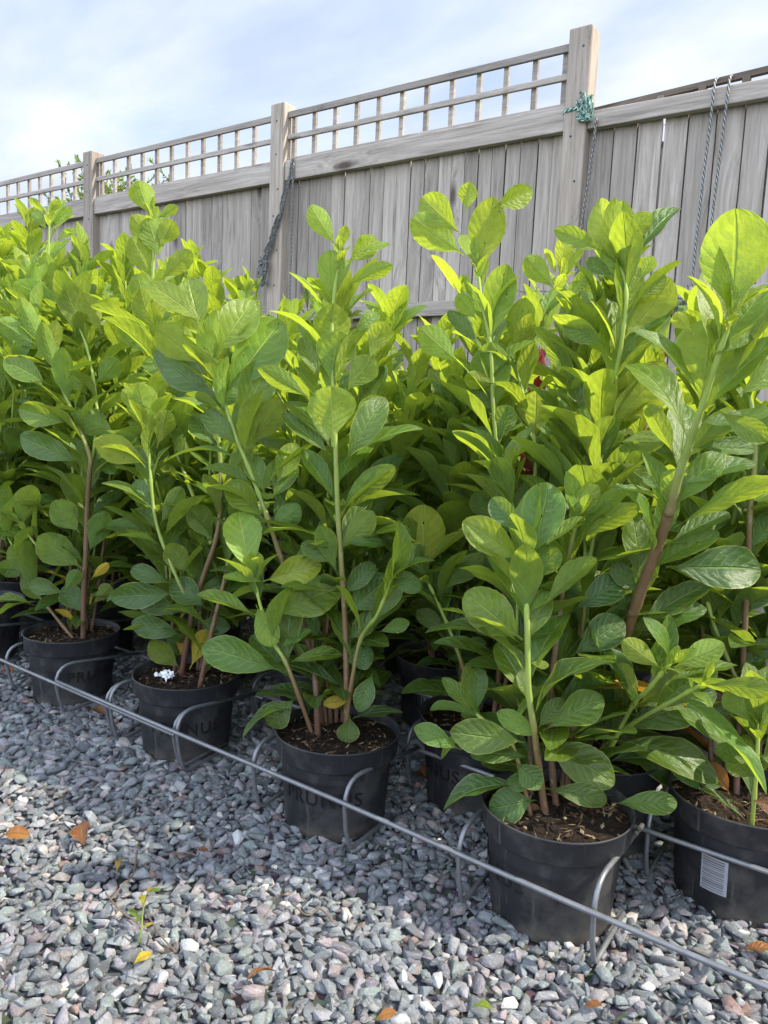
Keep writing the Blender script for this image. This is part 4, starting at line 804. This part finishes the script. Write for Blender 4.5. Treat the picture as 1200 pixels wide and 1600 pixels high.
def laurel_shoot(label, px, py, Y, h, seed, spread=0.06, n=3):
    p = at(px, py, Y); return shrub('laurel_bush', label, 'bush', (p.x, Y, 0), p.z, spread, n, seed, LEAF, 0.10, (0.15, 0.55), twigs=1)
laurel_shoot('slim dark laurel shoot standing against the fence right of the middle post', 487, 405, 3.2, 1.5, 31)
laurel_shoot('small dark laurel tip against the fence left of the middle post', 402, 450, 3.15, 1.4, 32, 0.10, 4)
tb = at(893, 540, 1.85); shrub('red_leaf_shrub', 'shrub with crimson leaves glimpsed between the laurels near the fence', 'shrub', (tb.x, 1.85, 0), tb.z+0.01, 0.13, 8, 41, RLEAF, 0.075, (0.3, 0.9), twigs=2, dens=0.7)
tb = at(955, 640, 1.62); shrub('red_leaf_shrub', 'dark red leafed shrub low behind the right hand laurels', 'shrub', (tb.x, 1.62, 0), tb.z-0.05, 0.12, 6, 42, RLEAF, 0.07, (0.1, 0.5), twigs=1, dens=0.6)
# ------------------------------------------------------------------ litter on the gravel
def litter(px, py, ang, ln, spc, label, cat='leaf', wid=0.45, curl=0.35, fold=0.4, age=0.2, z=0.021, name='fallen_leaf', group='fallen leaves on the gravel', seed=0, tilt=0.15):
    r = random.Random(seed+int(px)); p = gnd(px, py, z); ax = V((cos(ang), sin(ang), tilt))
    d = mkleaf(p-ax*ln*0.5, ax, V((r.uniform(-.4, .4), r.uniform(-.6, .1), 1)), ln, ln*wid, age, r, spc, curl=curl, fold=fold, wave=0.16, droop=-0.1, tw=r.uniform(-.6, .6))
    tag(mesh_obj(name, leaves_mb([d], 8, 18), LEAF, origin=tuple(p)), label, cat, group)
litter(26, 1307, 0.45, 0.060, 0.60, 'tan curled leaf lying on the gravel at the left edge')
litter(130, 1307, 2.6, 0.062, 0.80, 'broad red brown leaf lying on the gravel at the left', wid=0.6, curl=0.1)
litter(190, 1356, 2.0, 0.036, 0.50, 'small orange twisted leaf on the gravel', curl=0.5)
litter(222, 1500, 1.3, 0.030, 0.32, 'small yellow leaf below the withered seedling')
litter(405, 1535, 1.0, 0.050, 0.78, 'narrow brown crumpled leaf on the gravel left of centre near the bottom', wid=0.35, curl=0.5)
litter(1188, 1492, 0.2, 0.055, 0.70, 'tan leaf on the gravel at the right edge')
litter(660, 1214, -0.5, 0.065, 0.85, 'dark red brown leaf on shaded gravel behind the left centre pot', wid=0.5)
litter(10, 1052, 0.3, 0.06, 0.85, 'dark red leaf at the far left under the rack', wid=0.6)
litter(150, 1118, 0.1, 0.07, 0.95, 'dry brown leaf under the leftmost clear pot', wid=0.5, curl=0.5)
litter(752, 1578, 0.1, 0.032, 0.0, 'small green leaf on the gravel near the bottom edge', age=0.7)
litter(925, 1572, 0.4, 0.026, 0.75, 'tiny rust coloured leaf on the gravel near the bottom right')
litter(600, 1590, 1.0, 0.035, 0.65, 'pale brown leaf scrap at the bottom edge near the middle', wid=0.35)
litter(315, 1330, 0.6, 0.024, 0.85, 'tiny dark brown leaf beside the middle of the gravel')
litter(880, 1330, 0.6, 0.05, 0.85, 'rust leaf tucked inside the right front pot on the soil', z=0.185) if 0 else None
# withered seedling and twigs
t = thing('weed_seedling', 'withered seedling with a few yellow green leaves in the gravel', 'weed', tuple(gnd(232, 1470)))
r = random.Random(8); m_ = MB(); b = gnd(215, 1480); 
S1 = smooth_path([b+V((0, 0, 0.005)), b+V((0.006, 0.002, 0.03)), b+V((0.004, 0.006, 0.055)), b+V((0.008, 0.01, 0.085))], 4); m_.tube(S1, [0.0018-0.00008*i for i in range(len(S1))], 6); mesh_obj('stem', m_, STEM, t)
L = []
for i, (f, a, l, s_) in enumerate(((12, 0.4, 0.028, 0.0), (9, 2.6, 0.036, 0.1), (6, 3.4, 0.034, 0.0), (4, 1.0, 0.022, 0.15), (11, 1.9, 0.02, 0.5), (7, 5.2, 0.026, 0.0))):
    ax = V((cos(a), sin(a), 0.5 if i != 1 else 0.1)); L.append(mkleaf(S1[f], ax, V((0, -0.3, 1)), l*0.8, l*0.26, 0.5, r, s_))
mesh_obj('foliage', leaves_mb(L, 4, 10), LEAF, t)
TW = simple('dry_twig', (0.16, 0.11, 0.07), 0.8)
for i, (P, lab) in enumerate((([(170, 1410), (190, 1385), (208, 1365), (214, 1330)], 'thin curved dry twig lying on the gravel beside the orange leaf'), ([(228, 1425), (250, 1460), (275, 1488)], 'short straight dry twig lying right of the withered seedling'), ([(165, 1395), (185, 1420), (212, 1440)], 'bent brown twig lying left of the withered seedling'), ([(455, 1410), (480, 1430), (500, 1420), (520, 1440)], 'fine straw coloured twig on the gravel below the left centre pot'), ([(255, 1335), (290, 1332), (310, 1338)], 'dark thin twig lying on the gravel above the seedling'))):
    m_ = MB(); pth = smooth_path([gnd(a, b, 0.022+0.004*(k % 2)) for k, (a, b) in enumerate(P)], 5); m_.tube(pth, 0.0014, 6); tag(mesh_obj('dry_twig', m_, TW, origin=tuple(pth[0])), lab, 'twig', 'dry twigs on the gravel')
# white scrap on the soil of the second front pot
r = random.Random(5); c = V((-1.345, 1.125, PH-0.008)); m_ = MB(); N = 9; vs = []
for j in range(N):
    for i in range(N):
        u, v = i/(N-1)-0.5, j/(N-1)-0.5; q = 1-0.35*r.random()*(abs(u) > 0.4 or abs(v) > 0.4); vs.append(c+V((u*0.05*q, v*0.034*q, r.uniform(0, 0.012)+0.008*(1-4*u*u))))
m_.add(vs, [(j*N+i, j*N+i+1, (j+1)*N+i+1, (j+1)*N+i) for j in range(N-1) for i in range(N-1) if r.random() > 0.06])
o = mesh_obj('paper_scrap', m_, PAPER, origin=tuple(c), smooth=False); tag(o, 'crumpled white scrap lying on the soil of the second front pot', 'scrap'); sm = o.modifiers.new('thick', 'SOLIDIFY'); sm.thickness = 0.0008
